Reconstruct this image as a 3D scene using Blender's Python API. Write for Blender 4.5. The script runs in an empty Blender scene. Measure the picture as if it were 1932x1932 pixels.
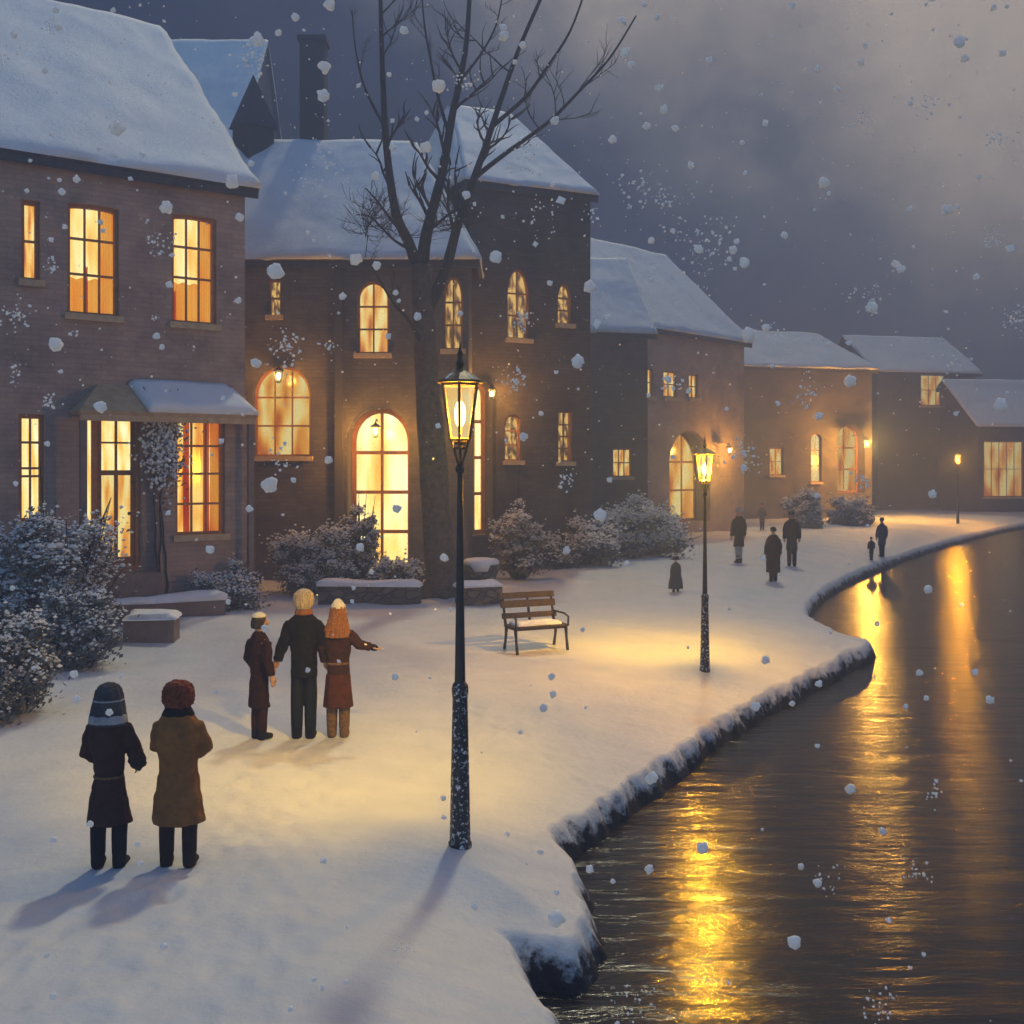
import bpy, math, random
import numpy as np
from mathutils import Vector, Matrix
from mathutils.geometry import tessellate_polygon
from mathutils import noise as mnoise

random.seed(7)
RNG = np.random.RandomState(11)
SC = bpy.context.scene
COL = SC.collection
R = math.radians
# ------------------------------------------------------------------ camera model (1932 px frame used for measuring)
F, CX, HY, CH = 2071.0, 966.0, 880.0, 3.5


def P(px, py, Y):
    return Vector(((px - CX) / F * Y, Y, CH - (py - HY) / F * Y))


def V2(px, py, z=0.0):
    Y = (CH - z) * F / (py - HY)
    return ((px - CX) / F * Y, Y)


# ------------------------------------------------------------------ shoreline and ground height
shore_px = [(1128, 1985), (1085, 1925), (1048, 1880), (1022, 1826), (1000, 1775), (962, 1722), (926, 1672), (968, 1668),
            (1022, 1678), (1070, 1684), (1088, 1650), (1084, 1600), (1064, 1548), (1040, 1520), (1022, 1500), (1056, 1484),
            (1115, 1452), (1190, 1408), (1275, 1355), (1345, 1312), (1410, 1276), (1500, 1238), (1590, 1198), (1634, 1178),
            (1585, 1165), (1535, 1142), (1516, 1124), (1535, 1096), (1600, 1062), (1700, 1028), (1800, 1002), (1932, 976),
            (2150, 950)]
shore = [V2(*p) for p in shore_px]


def catmull(pts, n=4):
    out = []
    for i in range(len(pts) - 1):
        p0 = pts[max(i - 1, 0)]; p1 = pts[i]; p2 = pts[i + 1]; p3 = pts[min(i + 2, len(pts) - 1)]
        for k in range(n):
            t = k / n
            out.append(tuple(0.5 * (2 * p1[a] + (p2[a] - p0[a]) * t + (2 * p0[a] - 5 * p1[a] + 4 * p2[a] - p3[a]) * t * t
                                    + (3 * p1[a] - p0[a] - 3 * p2[a] + p3[a]) * t ** 3) for a in range(len(p1))))
    out.append(tuple(pts[-1]))
    return out


shore_s = catmull(shore, 4)
river = [(2.6, -14.0), (1.35, 2.0), (0.75, 4.6)] + shore_s + [(160.0, 128.0), (420.0, 150.0), (420.0, -14.0)]
RV = np.array(river)
SH = np.array([(2.6, -14.0), (1.35, 2.0), (0.75, 4.6)] + shore_s + [(160.0, 128.0), (420.0, 150.0)])
WATER = -0.72


def signed_dist(x, y):
    """positive on land, negative over the river"""
    x = np.asarray(x, float); y = np.asarray(y, float)
    d2 = np.full(x.shape, 1e12)
    for (ax, ay), (bx, by) in zip(SH[:-1], SH[1:]):
        dx, dy = bx - ax, by - ay
        t = np.clip(((x - ax) * dx + (y - ay) * dy) / (dx * dx + dy * dy + 1e-12), 0, 1)
        d2 = np.minimum(d2, (x - ax - t * dx) ** 2 + (y - ay - t * dy) ** 2)
    ins = np.zeros(x.shape, bool)
    n = len(RV)
    for i in range(n):
        x1, y1 = RV[i]; x2, y2 = RV[(i + 1) % n]
        if y1 == y2:
            continue
        c = ((y1 > y) != (y2 > y)) & (x < (x2 - x1) * (y - y1) / (y2 - y1) + x1)
        ins ^= c
    d = np.sqrt(d2)
    return np.where(ins, -d, d)


def undulate(x, y):
    return (0.05 * np.sin(x * 0.9 + 1.3 * np.sin(y * 0.31)) * np.sin(y * 0.55 + 0.7)
            + 0.03 * np.sin(x * 2.1 + y * 0.8) * np.sin(y * 1.3 - x * 0.6)
            + 0.014 * np.sin(x * 4.3 - y * 2.2) * np.sin(y * 3.7 + x * 1.1))


PRINTS = []


def add_trail(x, y, n, heading, step=0.34, gap=0.10, seed=0):
    r = random.Random(seed)
    for i in range(n):
        a = heading + r.uniform(-.08, .08)
        x -= math.sin(a) * step; y -= math.cos(a) * step
        sgn = 1 if i % 2 else -1
        PRINTS.append((x + math.cos(a) * gap * sgn, y - math.sin(a) * gap * sgn, a + r.uniform(-.15, .15), r.uniform(.012, .026)))


def dents(x, y):
    z = np.zeros(x.shape)
    for (px, py, a, d) in PRINTS:
        m = (np.abs(x - px) < .5) & (np.abs(y - py) < .5)
        if not m.any():
            continue
        dx = x[m] - px; dy = y[m] - py
        u = dx * math.cos(a) - dy * math.sin(a); v = dx * math.sin(a) + dy * math.cos(a)
        q = (u / .075) ** 2 + (v / .17) ** 2
        z[m] += -d * np.exp(-q ** 1.5) + .35 * d * np.exp(-((np.sqrt(q) - 1.55) / .35) ** 2)
    return z


for (px_, py_, n_, hd_, sd_) in ((205, 1640, 16, 0.02, 1), (336, 1640, 15, -0.03, 2), (489, 1398, 22, -0.10, 3), (573, 1393, 24, -0.12, 4), (638, 1393, 22, -0.10, 5),
                                 (1394, 1062, 26, 0.25, 6), (1459, 1092, 40, 0.12, 7), (1494, 1066, 30, 0.2, 8), (700, 1250, 40, -0.5, 9), (1100, 1300, 34, 0.45, 10)):
    x_, y_ = V2(px_, py_); add_trail(x_, y_, n_, hd_, seed=sd_)


def gh_arr(x, y):
    sd = signed_dist(x, y)
    sd = sd + 0.05 * np.sin(x * 5.1 + y * 2.3) * np.sin(y * 4.4 - x * 3.1) + 0.025 * np.sin(x * 13 + y * 7) * np.sin(y * 11 - x * 9)
    land = undulate(x, y) * np.clip(sd / 1.5, 0.15, 1) - 0.36 * np.exp(-(np.clip(sd, 0, None) / 1.25) ** 1.4)
    t = np.clip(-sd / 0.52, 0, 1)
    fall = -0.36 - 1.0 * (t * t * (3 - 2 * t))
    return np.where(sd > 0, land, fall)


def gh(x, y):
    return float(gh_arr(np.array([x]), np.array([y]))[0])


def G(px, py):
    x, y = V2(px, py)
    return Vector((x, y, gh(x, y)))


# ------------------------------------------------------------------ materials
def new_mat(name):
    m = bpy.data.materials.new(name); m.use_nodes = True
    nt = m.node_tree; nt.nodes.clear()
    out = nt.nodes.new('ShaderNodeOutputMaterial')
    return m, nt, out


def N(nt, t, **kw):
    n = nt.nodes.new(t)
    for k, v in kw.items():
        if k in n.inputs:
            n.inputs[k].default_value = v
        else:
            setattr(n, k, v)
    return n


def ramp(nt, stops, interp='LINEAR'):
    r = nt.nodes.new('ShaderNodeValToRGB'); cr = r.color_ramp; cr.interpolation = interp
    while len(cr.elements) > 1:
        cr.elements.remove(cr.elements[-1])
    cr.elements[0].position = stops[0][0]; cr.elements[0].color = (*stops[0][1], 1)
    for p, c in stops[1:]:
        e = cr.elements.new(p); e.color = (*c, 1)
    return r


def mottled(name, c1, c2, scale=6.0, rough=0.8, bump=0.15, detail=6, coord='Object', bscale=None, spec=0.3, metal=0.0):
    m, nt, out = new_mat(name)
    tc = N(nt, 'ShaderNodeTexCoord')
    n1 = N(nt, 'ShaderNodeTexNoise', Scale=scale, Detail=detail, Roughness=0.6)
    nt.links.new(tc.outputs[coord], n1.inputs['Vector'])
    r = ramp(nt, [(0.3, c1), (0.7, c2)])
    nt.links.new(n1.outputs['Fac'], r.inputs['Fac'])
    b = N(nt, 'ShaderNodeBsdfPrincipled', Roughness=rough, Metallic=metal)
    b.inputs['Specular IOR Level'].default_value = spec
    nt.links.new(r.outputs['Color'], b.inputs['Base Color'])
    if bump:
        n2 = N(nt, 'ShaderNodeTexNoise', Scale=bscale or scale * 5, Detail=4)
        nt.links.new(tc.outputs[coord], n2.inputs['Vector'])
        bp = N(nt, 'ShaderNodeBump', Strength=bump, Distance=0.03)
        nt.links.new(n2.outputs['Fac'], bp.inputs['Height'])
        nt.links.new(bp.outputs['Normal'], b.inputs['Normal'])
    nt.links.new(b.outputs['BSDF'], out.inputs['Surface'])
    return m


def brick_mat(name, c1, c2, mortar, scale=1.0):
    m, nt, out = new_mat(name)
    tc = N(nt, 'ShaderNodeTexCoord')
    br = N(nt, 'ShaderNodeTexBrick', Scale=scale)
    br.inputs['Color1'].default_value = (*c1, 1); br.inputs['Color2'].default_value = (*c2, 1)
    br.inputs['Mortar'].default_value = (*mortar, 1)
    br.inputs['Mortar Size'].default_value = 0.012
    br.inputs['Mortar Smooth'].default_value = 0.6
    br.inputs['Brick Width'].default_value = 0.34; br.inputs['Row Height'].default_value = 0.12
    nt.links.new(tc.outputs['UV'], br.inputs['Vector'])
    n1 = N(nt, 'ShaderNodeTexNoise', Scale=0.7, Detail=8, Roughness=0.65)
    nt.links.new(tc.outputs['UV'], n1.inputs['Vector'])
    r = ramp(nt, [(0.25, (0.45, 0.45, 0.5)), (0.52, (0.95, 0.92, 0.9)), (0.75, (1.3, 1.17, 1.08))])
    nt.links.new(n1.outputs['Fac'], r.inputs['Fac'])
    mx = N(nt, 'ShaderNodeMix', data_type='RGBA', blend_type='MULTIPLY')
    mx.inputs['Factor'].default_value = 1.0
    nt.links.new(br.outputs['Color'], mx.inputs['A']); nt.links.new(r.outputs['Color'], mx.inputs['B'])
    b = N(nt, 'ShaderNodeBsdfPrincipled', Roughness=0.88)
    b.inputs['Specular IOR Level'].default_value = 0.2
    nt.links.new(mx.outputs['Result'], b.inputs['Base Color'])
    n2 = N(nt, 'ShaderNodeTexNoise', Scale=14, Detail=5)
    nt.links.new(tc.outputs['UV'], n2.inputs['Vector'])
    ad = N(nt, 'ShaderNodeMath', operation='MULTIPLY_ADD'); ad.inputs[1].default_value = -0.7
    nt.links.new(br.outputs['Fac'], ad.inputs[0]); nt.links.new(n2.outputs['Fac'], ad.inputs[2])
    bp = N(nt, 'ShaderNodeBump', Strength=0.5, Distance=0.02)
    nt.links.new(ad.outputs[0], bp.inputs['Height']); nt.links.new(bp.outputs['Normal'], b.inputs['Normal'])
    nt.links.new(b.outputs['BSDF'], out.inputs['Surface'])
    return m


def snow_mat(name='snow', earth=False):
    m, nt, out = new_mat(name)
    tc = N(nt, 'ShaderNodeTexCoord')
    n1 = N(nt, 'ShaderNodeTexNoise', Scale=1.7, Detail=7, Roughness=0.6)
    nt.links.new(tc.outputs['Object'], n1.inputs['Vector'])
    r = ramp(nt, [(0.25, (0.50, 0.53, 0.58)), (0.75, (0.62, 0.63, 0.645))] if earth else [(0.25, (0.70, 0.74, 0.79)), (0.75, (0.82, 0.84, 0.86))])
    nt.links.new(n1.outputs['Fac'], r.inputs['Fac'])
    b = N(nt, 'ShaderNodeBsdfPrincipled', Roughness=0.65)
    b.inputs['Specular IOR Level'].default_value = 0.25
    col = r.outputs['Color']
    if earth:
        geo = N(nt, 'ShaderNodeNewGeometry')
        sep = N(nt, 'ShaderNodeSeparateXYZ'); nt.links.new(geo.outputs['Position'], sep.inputs[0])
        n3 = N(nt, 'ShaderNodeTexNoise', Scale=5.0, Detail=6, Roughness=0.7)
        nt.links.new(geo.outputs['Position'], n3.inputs['Vector'])
        ma = N(nt, 'ShaderNodeMath', operation='MULTIPLY_ADD'); ma.inputs[1].default_value = 0.75
        nt.links.new(n3.outputs['Fac'], ma.inputs[0]); nt.links.new(sep.outputs['Z'], ma.inputs[2])
        r2 = ramp(nt, [(0.0, (0, 0, 0)), (1.0, (1, 1, 1))])
        mr = N(nt, 'ShaderNodeMapRange'); mr.inputs['From Min'].default_value = -0.22; mr.inputs['From Max'].default_value = -0.08
        nt.links.new(ma.outputs[0], mr.inputs['Value'])
        n4 = N(nt, 'ShaderNodeTexNoise', Scale=9.0, Detail=6, Roughness=0.7)
        nt.links.new(geo.outputs['Position'], n4.inputs['Vector'])
        r4 = ramp(nt, [(0.35, (0.006, 0.007, 0.011)), (0.64, (0.03, 0.031, 0.04)), (0.76, (0.20, 0.22, 0.26))])
        nt.links.new(n4.outputs['Fac'], r4.inputs['Fac'])
        mx = N(nt, 'ShaderNodeMix', data_type='RGBA')
        nt.links.new(mr.outputs['Result'], mx.inputs['Factor'])
        nt.links.new(r4.outputs['Color'], mx.inputs['A']); nt.links.new(col, mx.inputs['B'])
        col = mx.outputs['Result']
    nt.links.new(col, b.inputs['Base Color'])
    n2 = N(nt, 'ShaderNodeTexNoise', Scale=9, Detail=8, Roughness=0.65)
    nt.links.new(tc.outputs['Object'], n2.inputs['Vector'])
    bp = N(nt, 'ShaderNodeBump', Strength=0.35, Distance=0.08)
    nt.links.new(n2.outputs['Fac'], bp.inputs['Height']); nt.links.new(bp.outputs['Normal'], b.inputs['Normal'])
    nt.links.new(b.outputs['BSDF'], out.inputs['Surface'])
    return m


def flake_mat():
    m, nt, out = new_mat('flake_snow')
    d = N(nt, 'ShaderNodeBsdfDiffuse'); d.inputs['Color'].default_value = (0.97, 0.97, 0.97, 1)
    t = N(nt, 'ShaderNodeBsdfTranslucent'); t.inputs['Color'].default_value = (0.95, 0.95, 0.96, 1)
    mx = N(nt, 'ShaderNodeMixShader'); mx.inputs[0].default_value = 0.5
    nt.links.new(d.outputs[0], mx.inputs[1]); nt.links.new(t.outputs[0], mx.inputs[2])
    nt.links.new(mx.outputs[0], out.inputs['Surface'])
    return m


def lit_pane(name, stops, strength, sx=3.0, sy=0.5, seed=0.0):
    """a lit room seen through the glass: curtain stripes run down, brightness drifts across"""
    m, nt, out = new_mat(name)
    tc = N(nt, 'ShaderNodeTexCoord')
    mp = N(nt, 'ShaderNodeMapping'); mp.inputs['Scale'].default_value = (sx, sy, 1); mp.inputs['Location'].default_value = (seed, seed * 0.7, 0)
    nt.links.new(tc.outputs['UV'], mp.inputs['Vector'])
    n1 = N(nt, 'ShaderNodeTexNoise', Scale=1.6, Detail=1.2, Roughness=0.5)
    nt.links.new(mp.outputs[0], n1.inputs['Vector'])
    r = ramp(nt, stops)
    nt.links.new(n1.outputs['Fac'], r.inputs['Fac'])
    e = N(nt, 'ShaderNodeEmission', Strength=strength)
    nt.links.new(r.outputs['Color'], e.inputs['Color'])
    g = N(nt, 'ShaderNodeBsdfGlossy', Roughness=0.15); g.inputs['Color'].default_value = (0.06, 0.06, 0.06, 1)
    ad = N(nt, 'ShaderNodeAddShader')
    nt.links.new(e.outputs[0], ad.inputs[0]); nt.links.new(g.outputs[0], ad.inputs[1])
    nt.links.new(ad.outputs[0], out.inputs['Surface'])
    return m


WARM = [(0.30, (0.55, 0.13, 0.01)), (0.42, (0.85, 0.34, 0.04)), (0.52, (1.0, 0.58, 0.12)), (0.62, (1.0, 0.80, 0.30))]
BRIGHT = [(0.28, (0.95, 0.42, 0.06)), (0.42, (1.0, 0.66, 0.16)), (0.55, (1.0, 0.82, 0.34)), (0.7, (1.0, 0.92, 0.55))]
DIM = [(0.35, (0.10, 0.05, 0.02)), (0.48, (0.40, 0.19, 0.04)), (0.6, (0.95, 0.60, 0.16))]
M = {}
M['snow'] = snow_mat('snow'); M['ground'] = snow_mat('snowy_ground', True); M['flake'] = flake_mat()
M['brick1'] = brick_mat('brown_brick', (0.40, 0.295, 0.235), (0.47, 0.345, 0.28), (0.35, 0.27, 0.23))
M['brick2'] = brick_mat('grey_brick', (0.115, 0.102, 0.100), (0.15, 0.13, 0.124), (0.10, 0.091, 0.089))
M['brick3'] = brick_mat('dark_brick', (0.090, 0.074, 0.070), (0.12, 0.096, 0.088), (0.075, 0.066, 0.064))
M['slate'] = mottled('slate_roof', (0.05, 0.055, 0.07), (0.09, 0.095, 0.11), 4)
M['fascia'] = mottled('eaves_board', (0.045, 0.042, 0.045), (0.08, 0.07, 0.07), 5)
M['frame'] = mottled('window_wood', (0.34, 0.14, 0.045), (0.48, 0.22, 0.08), 8, bump=0.1)
M['sill'] = mottled('sill_stone', (0.42, 0.31, 0.18), (0.58, 0.44, 0.27), 8)
M['door'] = mottled('door_wood', (0.24, 0.10, 0.03), (0.36, 0.17, 0.05), 7)
M['stone'] = mottled('garden_stone', (0.10, 0.09, 0.09), (0.22, 0.19, 0.18), 3, bump=0.5, bscale=7)
def rubble(name, c1, c2, joint):
    m, nt, out = new_mat(name)
    tc = N(nt, 'ShaderNodeTexCoord')
    mp = N(nt, 'ShaderNodeMapping'); mp.inputs['Scale'].default_value = (3.0, 3.0, 5.5); nt.links.new(tc.outputs['Object'], mp.inputs['Vector'])
    vo = nt.nodes.new('ShaderNodeTexVoronoi'); vo.feature = 'DISTANCE_TO_EDGE'; vo.inputs['Scale'].default_value = 1.0
    v2 = nt.nodes.new('ShaderNodeTexVoronoi'); v2.inputs['Scale'].default_value = 1.0
    nt.links.new(mp.outputs[0], vo.inputs['Vector']); nt.links.new(mp.outputs[0], v2.inputs['Vector'])
    r = ramp(nt, [(0.2, c1), (0.8, c2)]); sx = N(nt, 'ShaderNodeSeparateXYZ'); nt.links.new(v2.outputs['Color'], sx.inputs[0]); nt.links.new(sx.outputs[0], r.inputs['Fac'])
    rj = ramp(nt, [(0.0, (0, 0, 0)), (0.09, (1, 1, 1))]); nt.links.new(vo.outputs['Distance'], rj.inputs['Fac'])
    mx = N(nt, 'ShaderNodeMix', data_type='RGBA'); nt.links.new(rj.outputs['Color'], mx.inputs['Factor']); mx.inputs['A'].default_value = (*joint, 1); nt.links.new(r.outputs['Color'], mx.inputs['B'])
    b = N(nt, 'ShaderNodeBsdfPrincipled', Roughness=0.9); nt.links.new(mx.outputs['Result'], b.inputs['Base Color'])
    bp = N(nt, 'ShaderNodeBump', Strength=0.8, Distance=0.06); nt.links.new(rj.outputs['Color'], bp.inputs['Height']); nt.links.new(bp.outputs['Normal'], b.inputs['Normal'])
    nt.links.new(b.outputs['BSDF'], out.inputs['Surface'])
    return m


M['stone'] = rubble('garden_stone', (0.08, 0.072, 0.07), (0.15, 0.13, 0.12), (0.055, 0.05, 0.05))
M['brownstone'] = mottled('brown_stone', (0.17, 0.125, 0.105), (0.24, 0.18, 0.15), 4, bump=0.4, bscale=12)
M['iron'] = mottled('black_iron', (0.008, 0.009, 0.012), (0.03, 0.03, 0.035), 9, rough=0.45, spec=0.5, bump=0.2)
M['brass'] = mottled('lantern_bronze', (0.07, 0.035, 0.018), (0.15, 0.08, 0.04), 14, rough=0.45, spec=0.5)
M['bark'] = mottled('bark', (0.05, 0.036, 0.028), (0.14, 0.10, 0.078), 7, bump=0.8, bscale=18)
M['twig'] = mottled('twig_bark', (0.025, 0.02, 0.018), (0.06, 0.047, 0.04), 7, bump=0)
M['leaf'] = mottled('bush_leaf', (0.06, 0.07, 0.075), (0.17, 0.185, 0.19), 3, bump=0)
M['leaf_brown'] = mottled('brown_leaf', (0.11, 0.085, 0.055), (0.26, 0.20, 0.13), 3, bump=0)  # paler and browner than the other bush leaves
M['benchwood'] = mottled('bench_wood', (0.035, 0.026, 0.02), (0.085, 0.062, 0.047), 10, bump=0.2)
M['skin'] = mottled('skin', (0.42, 0.24, 0.16), (0.52, 0.31, 0.21), 12, rough=0.6, bump=0)
M['W1'] = lit_pane('lit_pane_cream', BRIGHT, 1.5, 2.2, 1.0, 1.3)
M['W2'] = lit_pane('lit_pane_gold', WARM, 1.3, 2.0, 1.1, 4.1)
M['W3'] = lit_pane('lit_pane_orange', WARM, 1.15, 2.4, 1.2, 7.7)
M['W4'] = lit_pane('lit_pane_dim', DIM, 1.0, 3.0, 3.0, 2.2)
M['W6'] = lit_pane('lit_pane_amber', WARM, 0.95, 2.4, 1.2, 7.7)
M['W5'] = lit_pane('lit_pane_glow', BRIGHT, 1.9, 2.0, 1.2, 9.4)


def cloth(name, c, var=0.25, rough=0.9, scale=9):
    a = tuple(max(0, x * (1 - var)) for x in c); b = tuple(x * (1 + var) for x in c)
    m = mottled(name, a, b, scale, rough=rough, bump=0.35, bscale=60, spec=0.15)
    return m


def hair_mat(name, c):
    m, nt, out = new_mat(name)
    tc = N(nt, 'ShaderNodeTexCoord')
    mp = N(nt, 'ShaderNodeMapping'); mp.inputs['Scale'].default_value = (70, 70, 5)
    nt.links.new(tc.outputs['Object'], mp.inputs['Vector'])
    n1 = N(nt, 'ShaderNodeTexNoise', Scale=1.0, Detail=5, Roughness=0.65); nt.links.new(mp.outputs[0], n1.inputs['Vector'])
    r = ramp(nt, [(0.3, tuple(x * .45 for x in c)), (0.7, tuple(min(.9, x * 1.5) for x in c))]); nt.links.new(n1.outputs['Fac'], r.inputs['Fac'])
    b = N(nt, 'ShaderNodeBsdfPrincipled', Roughness=0.5); nt.links.new(r.outputs['Color'], b.inputs['Base Color'])
    bp = N(nt, 'ShaderNodeBump', Strength=0.9, Distance=0.02); nt.links.new(n1.outputs['Fac'], bp.inputs['Height']); nt.links.new(bp.outputs['Normal'], b.inputs['Normal'])
    nt.links.new(b.outputs['BSDF'], out.inputs['Surface'])
    return m


def translucent(name, c):
    m, nt, out = new_mat(name)
    d = N(nt, 'ShaderNodeBsdfDiffuse'); d.inputs['Color'].default_value = (*c, 1)
    t = N(nt, 'ShaderNodeBsdfTranslucent'); t.inputs['Color'].default_value = (*c, 1)
    mx = N(nt, 'ShaderNodeMixShader'); mx.inputs[0].default_value = 0.7
    nt.links.new(d.outputs[0], mx.inputs[1]); nt.links.new(t.outputs[0], mx.inputs[2])
    nt.links.new(mx.outputs[0], out.inputs['Surface'])
    return m


M['curtain_red'] = translucent('red_curtain', (0.80, 0.20, 0.05))
M['curtain_orange'] = translucent('orange_curtain', (0.95, 0.50, 0.12))


def lantern_glass(strength):
    m, nt, out = new_mat('lantern_glass')
    e = N(nt, 'ShaderNodeEmission', Strength=strength)
    lw = N(nt, 'ShaderNodeTexCoord')
    n1 = N(nt, 'ShaderNodeTexNoise', Scale=6.0, Detail=2)
    nt.links.new(lw.outputs['Object'], n1.inputs['Vector'])
    r = ramp(nt, [(0.3, (1.0, 0.58, 0.15)), (0.65, (1.0, 0.86, 0.45))])
    nt.links.new(n1.outputs['Fac'], r.inputs['Fac']); nt.links.new(r.outputs['Color'], e.inputs['Color'])
    t = N(nt, 'ShaderNodeBsdfTransparent'); t.inputs['Color'].default_value = (1.0, 0.9, 0.7, 1)
    mx = N(nt, 'ShaderNodeMixShader'); mx.inputs[0].default_value = 0.45
    nt.links.new(t.outputs[0], mx.inputs[1]); nt.links.new(e.outputs[0], mx.inputs[2])
    nt.links.new(mx.outputs[0], out.inputs['Surface'])
    return m


def emit(name, c, s):
    m, nt, out = new_mat(name)
    e = N(nt, 'ShaderNodeEmission', Strength=s); e.inputs['Color'].default_value = (*c, 1)
    nt.links.new(e.outputs[0], out.inputs['Surface'])
    return m


def iron_snow():
    m = mottled('iron_with_stuck_snow', (0.008, 0.009, 0.012), (0.03, 0.03, 0.035), 9, rough=0.5, spec=0.5, bump=0.2)
    nt = m.node_tree; b = next(n for n in nt.nodes if n.type == 'BSDF_PRINCIPLED'); src = b.inputs['Base Color'].links[0].from_socket
    tc = next(n for n in nt.nodes if n.type == 'TEX_COORD')
    n1 = N(nt, 'ShaderNodeTexNoise', Scale=26.0, Detail=4, Roughness=0.7); nt.links.new(tc.outputs['Object'], n1.inputs['Vector'])
    r = ramp(nt, [(0.56, (0, 0, 0)), (0.62, (1, 1, 1))]); nt.links.new(n1.outputs['Fac'], r.inputs['Fac'])
    mx = N(nt, 'ShaderNodeMix', data_type='RGBA'); mx.inputs['B'].default_value = (0.75, 0.77, 0.8, 1)
    nt.links.new(r.outputs['Color'], mx.inputs['Factor']); nt.links.new(src, mx.inputs['A']); nt.links.new(mx.outputs['Result'], b.inputs['Base Color'])
    return m


M['iron_snow'] = iron_snow()
M['glass'] = lantern_glass(1.15)
M['bulb'] = emit('lamp_flame', (1.0, 0.80, 0.42), 14.0)


# ------------------------------------------------------------------ mesh builder
class MB:
    def __init__(s):
        s.v = []; s.f = []; s.uv = {}

    def add(s, vs, fs):
        b = len(s.v); s.v.extend(Vector(v) for v in vs); s.f.extend(tuple(i + b for i in f) for f in fs); return b

    def box(s, o, ax, ay, az):
        """box from corner o with edge vectors"""
        o = Vector(o); ax = Vector(ax); ay = Vector(ay); az = Vector(az)
        vs = [o, o + ax, o + ax + ay, o + ay, o + az, o + ax + az, o + ax + ay + az, o + ay + az]
        fs = [(0, 3, 2, 1), (4, 5, 6, 7), (0, 1, 5, 4), (1, 2, 6, 5), (2, 3, 7, 6), (3, 0, 4, 7)]
        if ax.cross(ay).dot(az) < 0:
            fs = [f[::-1] for f in fs]
        s.add(vs, fs)

    def loft(s, rings, cap=True):
        n = len(rings[0]); b = len(s.v)
        for r in rings:
            s.v.extend(Vector(p) for p in r)
        for i in range(len(rings) - 1):
            for k in range(n):
                s.f.append((b + i * n + k, b + i * n + (k + 1) % n, b + (i + 1) * n + (k + 1) % n, b + (i + 1) * n + k))
        if cap:
            s.f.append(tuple(b + k for k in range(n))[::-1])
            s.f.append(tuple(b + (len(rings) - 1) * n + k for k in range(n)))

    def tube(s, pts, radii, sides=8, cap=True, flat=1.0, wob=0.0):
        pts = [Vector(p) for p in pts]
        if not hasattr(radii, '__len__'):
            radii = [radii] * len(pts)
        rings = []; up = None
        for i, p in enumerate(pts):
            t = (pts[min(i + 1, len(pts) - 1)] - pts[max(i - 1, 0)])
            if t.length < 1e-9:
                t = Vector((0, 0, 1))
            t.normalize()
            if up is None:
                a = Vector((0, 1, 0)) if abs(t.y) < 0.9 else Vector((1, 0, 0))
                up = (a - t * a.dot(t)).normalized()
            else:
                up = (up - t * up.dot(t))
                up = up.normalized() if up.length > 1e-6 else t.orthogonal().normalized()
            sd = t.cross(up)
            r = radii[i]
            rings.append([p + (sd * math.cos(a) + up * math.sin(a) * flat) * r * (1 + (random.uniform(-wob, wob) if wob else 0))
                          for a in (2 * math.pi * k / sides for k in range(sides))])
        s.loft(rings, cap)

    def lathe(s, c, prof, sides=24, ry=1.0, fold=0, famp=0.0, phase=0.0):
        """prof: list of (z, r) or (z, rx, ry, ox, oy)"""
        c = Vector(c); rings = []
        for q in prof:
            z, rx = q[0], q[1]
            rr = q[2] if len(q) > 2 else rx * ry
            ox = q[3] if len(q) > 3 else 0; oy = q[4] if len(q) > 4 else 0
            fa = q[5] if len(q) > 5 else famp
            ring = []
            for k in range(sides):
                a = 2 * math.pi * k / sides
                m = 1 + fa * math.sin(fold * a + phase) + fa * 0.5 * math.sin((fold * 0.6 // 1 + 1) * a + 2.1 + z * 3)
                ring.append(c + Vector((ox + rx * m * math.cos(a), oy + rr * m * math.sin(a), z)))
            rings.append(ring)
        s.loft(rings)

    def ell(s, c, rx, ry, rz, nu=14, nv=9, rot=None):
        c = Vector(c); rings = []
        for i in range(nv + 1):
            th = math.pi * (0.02 + 0.96 * i / nv)
            ring = []
            for k in range(nu):
                a = 2 * math.pi * k / nu
                p = Vector((rx * math.sin(th) * math.cos(a), ry * math.sin(th) * math.sin(a), -rz * math.cos(th)))
                if rot:
                    p = rot @ p
                ring.append(c + p)
            rings.append(ring)
        s.loft(rings)

    def build(s, name, mat, parent=None, loc=None, smooth=False):
        wl = Vector(loc) if loc is not None else (WL[parent] if parent is not None else Vector((0, 0, 0)))
        me = bpy.data.meshes.new(name)
        me.from_pydata([tuple(v - wl) for v in s.v], [], s.f)
        if s.uv:
            ul = me.uv_layers.new(name='UVMap')
            for lp in me.loops:
                ul.data[lp.index].uv = s.uv.get(lp.vertex_index, (0, 0))
        me.validate(); me.update()
        if smooth:
            for p in me.polygons:
                p.use_smooth = True
        me.materials.append(mat)
        o = bpy.data.objects.new(name, me); COL.objects.link(o)
        if parent is not None:
            o.parent = parent; o.location = wl - WL[parent]
        else:
            o.location = wl
        WL[o] = wl
        return o


WL = {}


def tag(o, label, cat, group=None):
    o['label'] = label; o['category'] = cat
    if group:
        o['group'] = group
    return o


def thing(name, loc, label, cat, group=None):
    o = bpy.data.objects.new(name, None); COL.objects.link(o); o.location = loc; o.empty_display_size = 0.2
    WL[o] = Vector(loc)
    return tag(o, label, cat, group)


def struct(o):
    o['kind'] = 'structure'; return o


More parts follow.
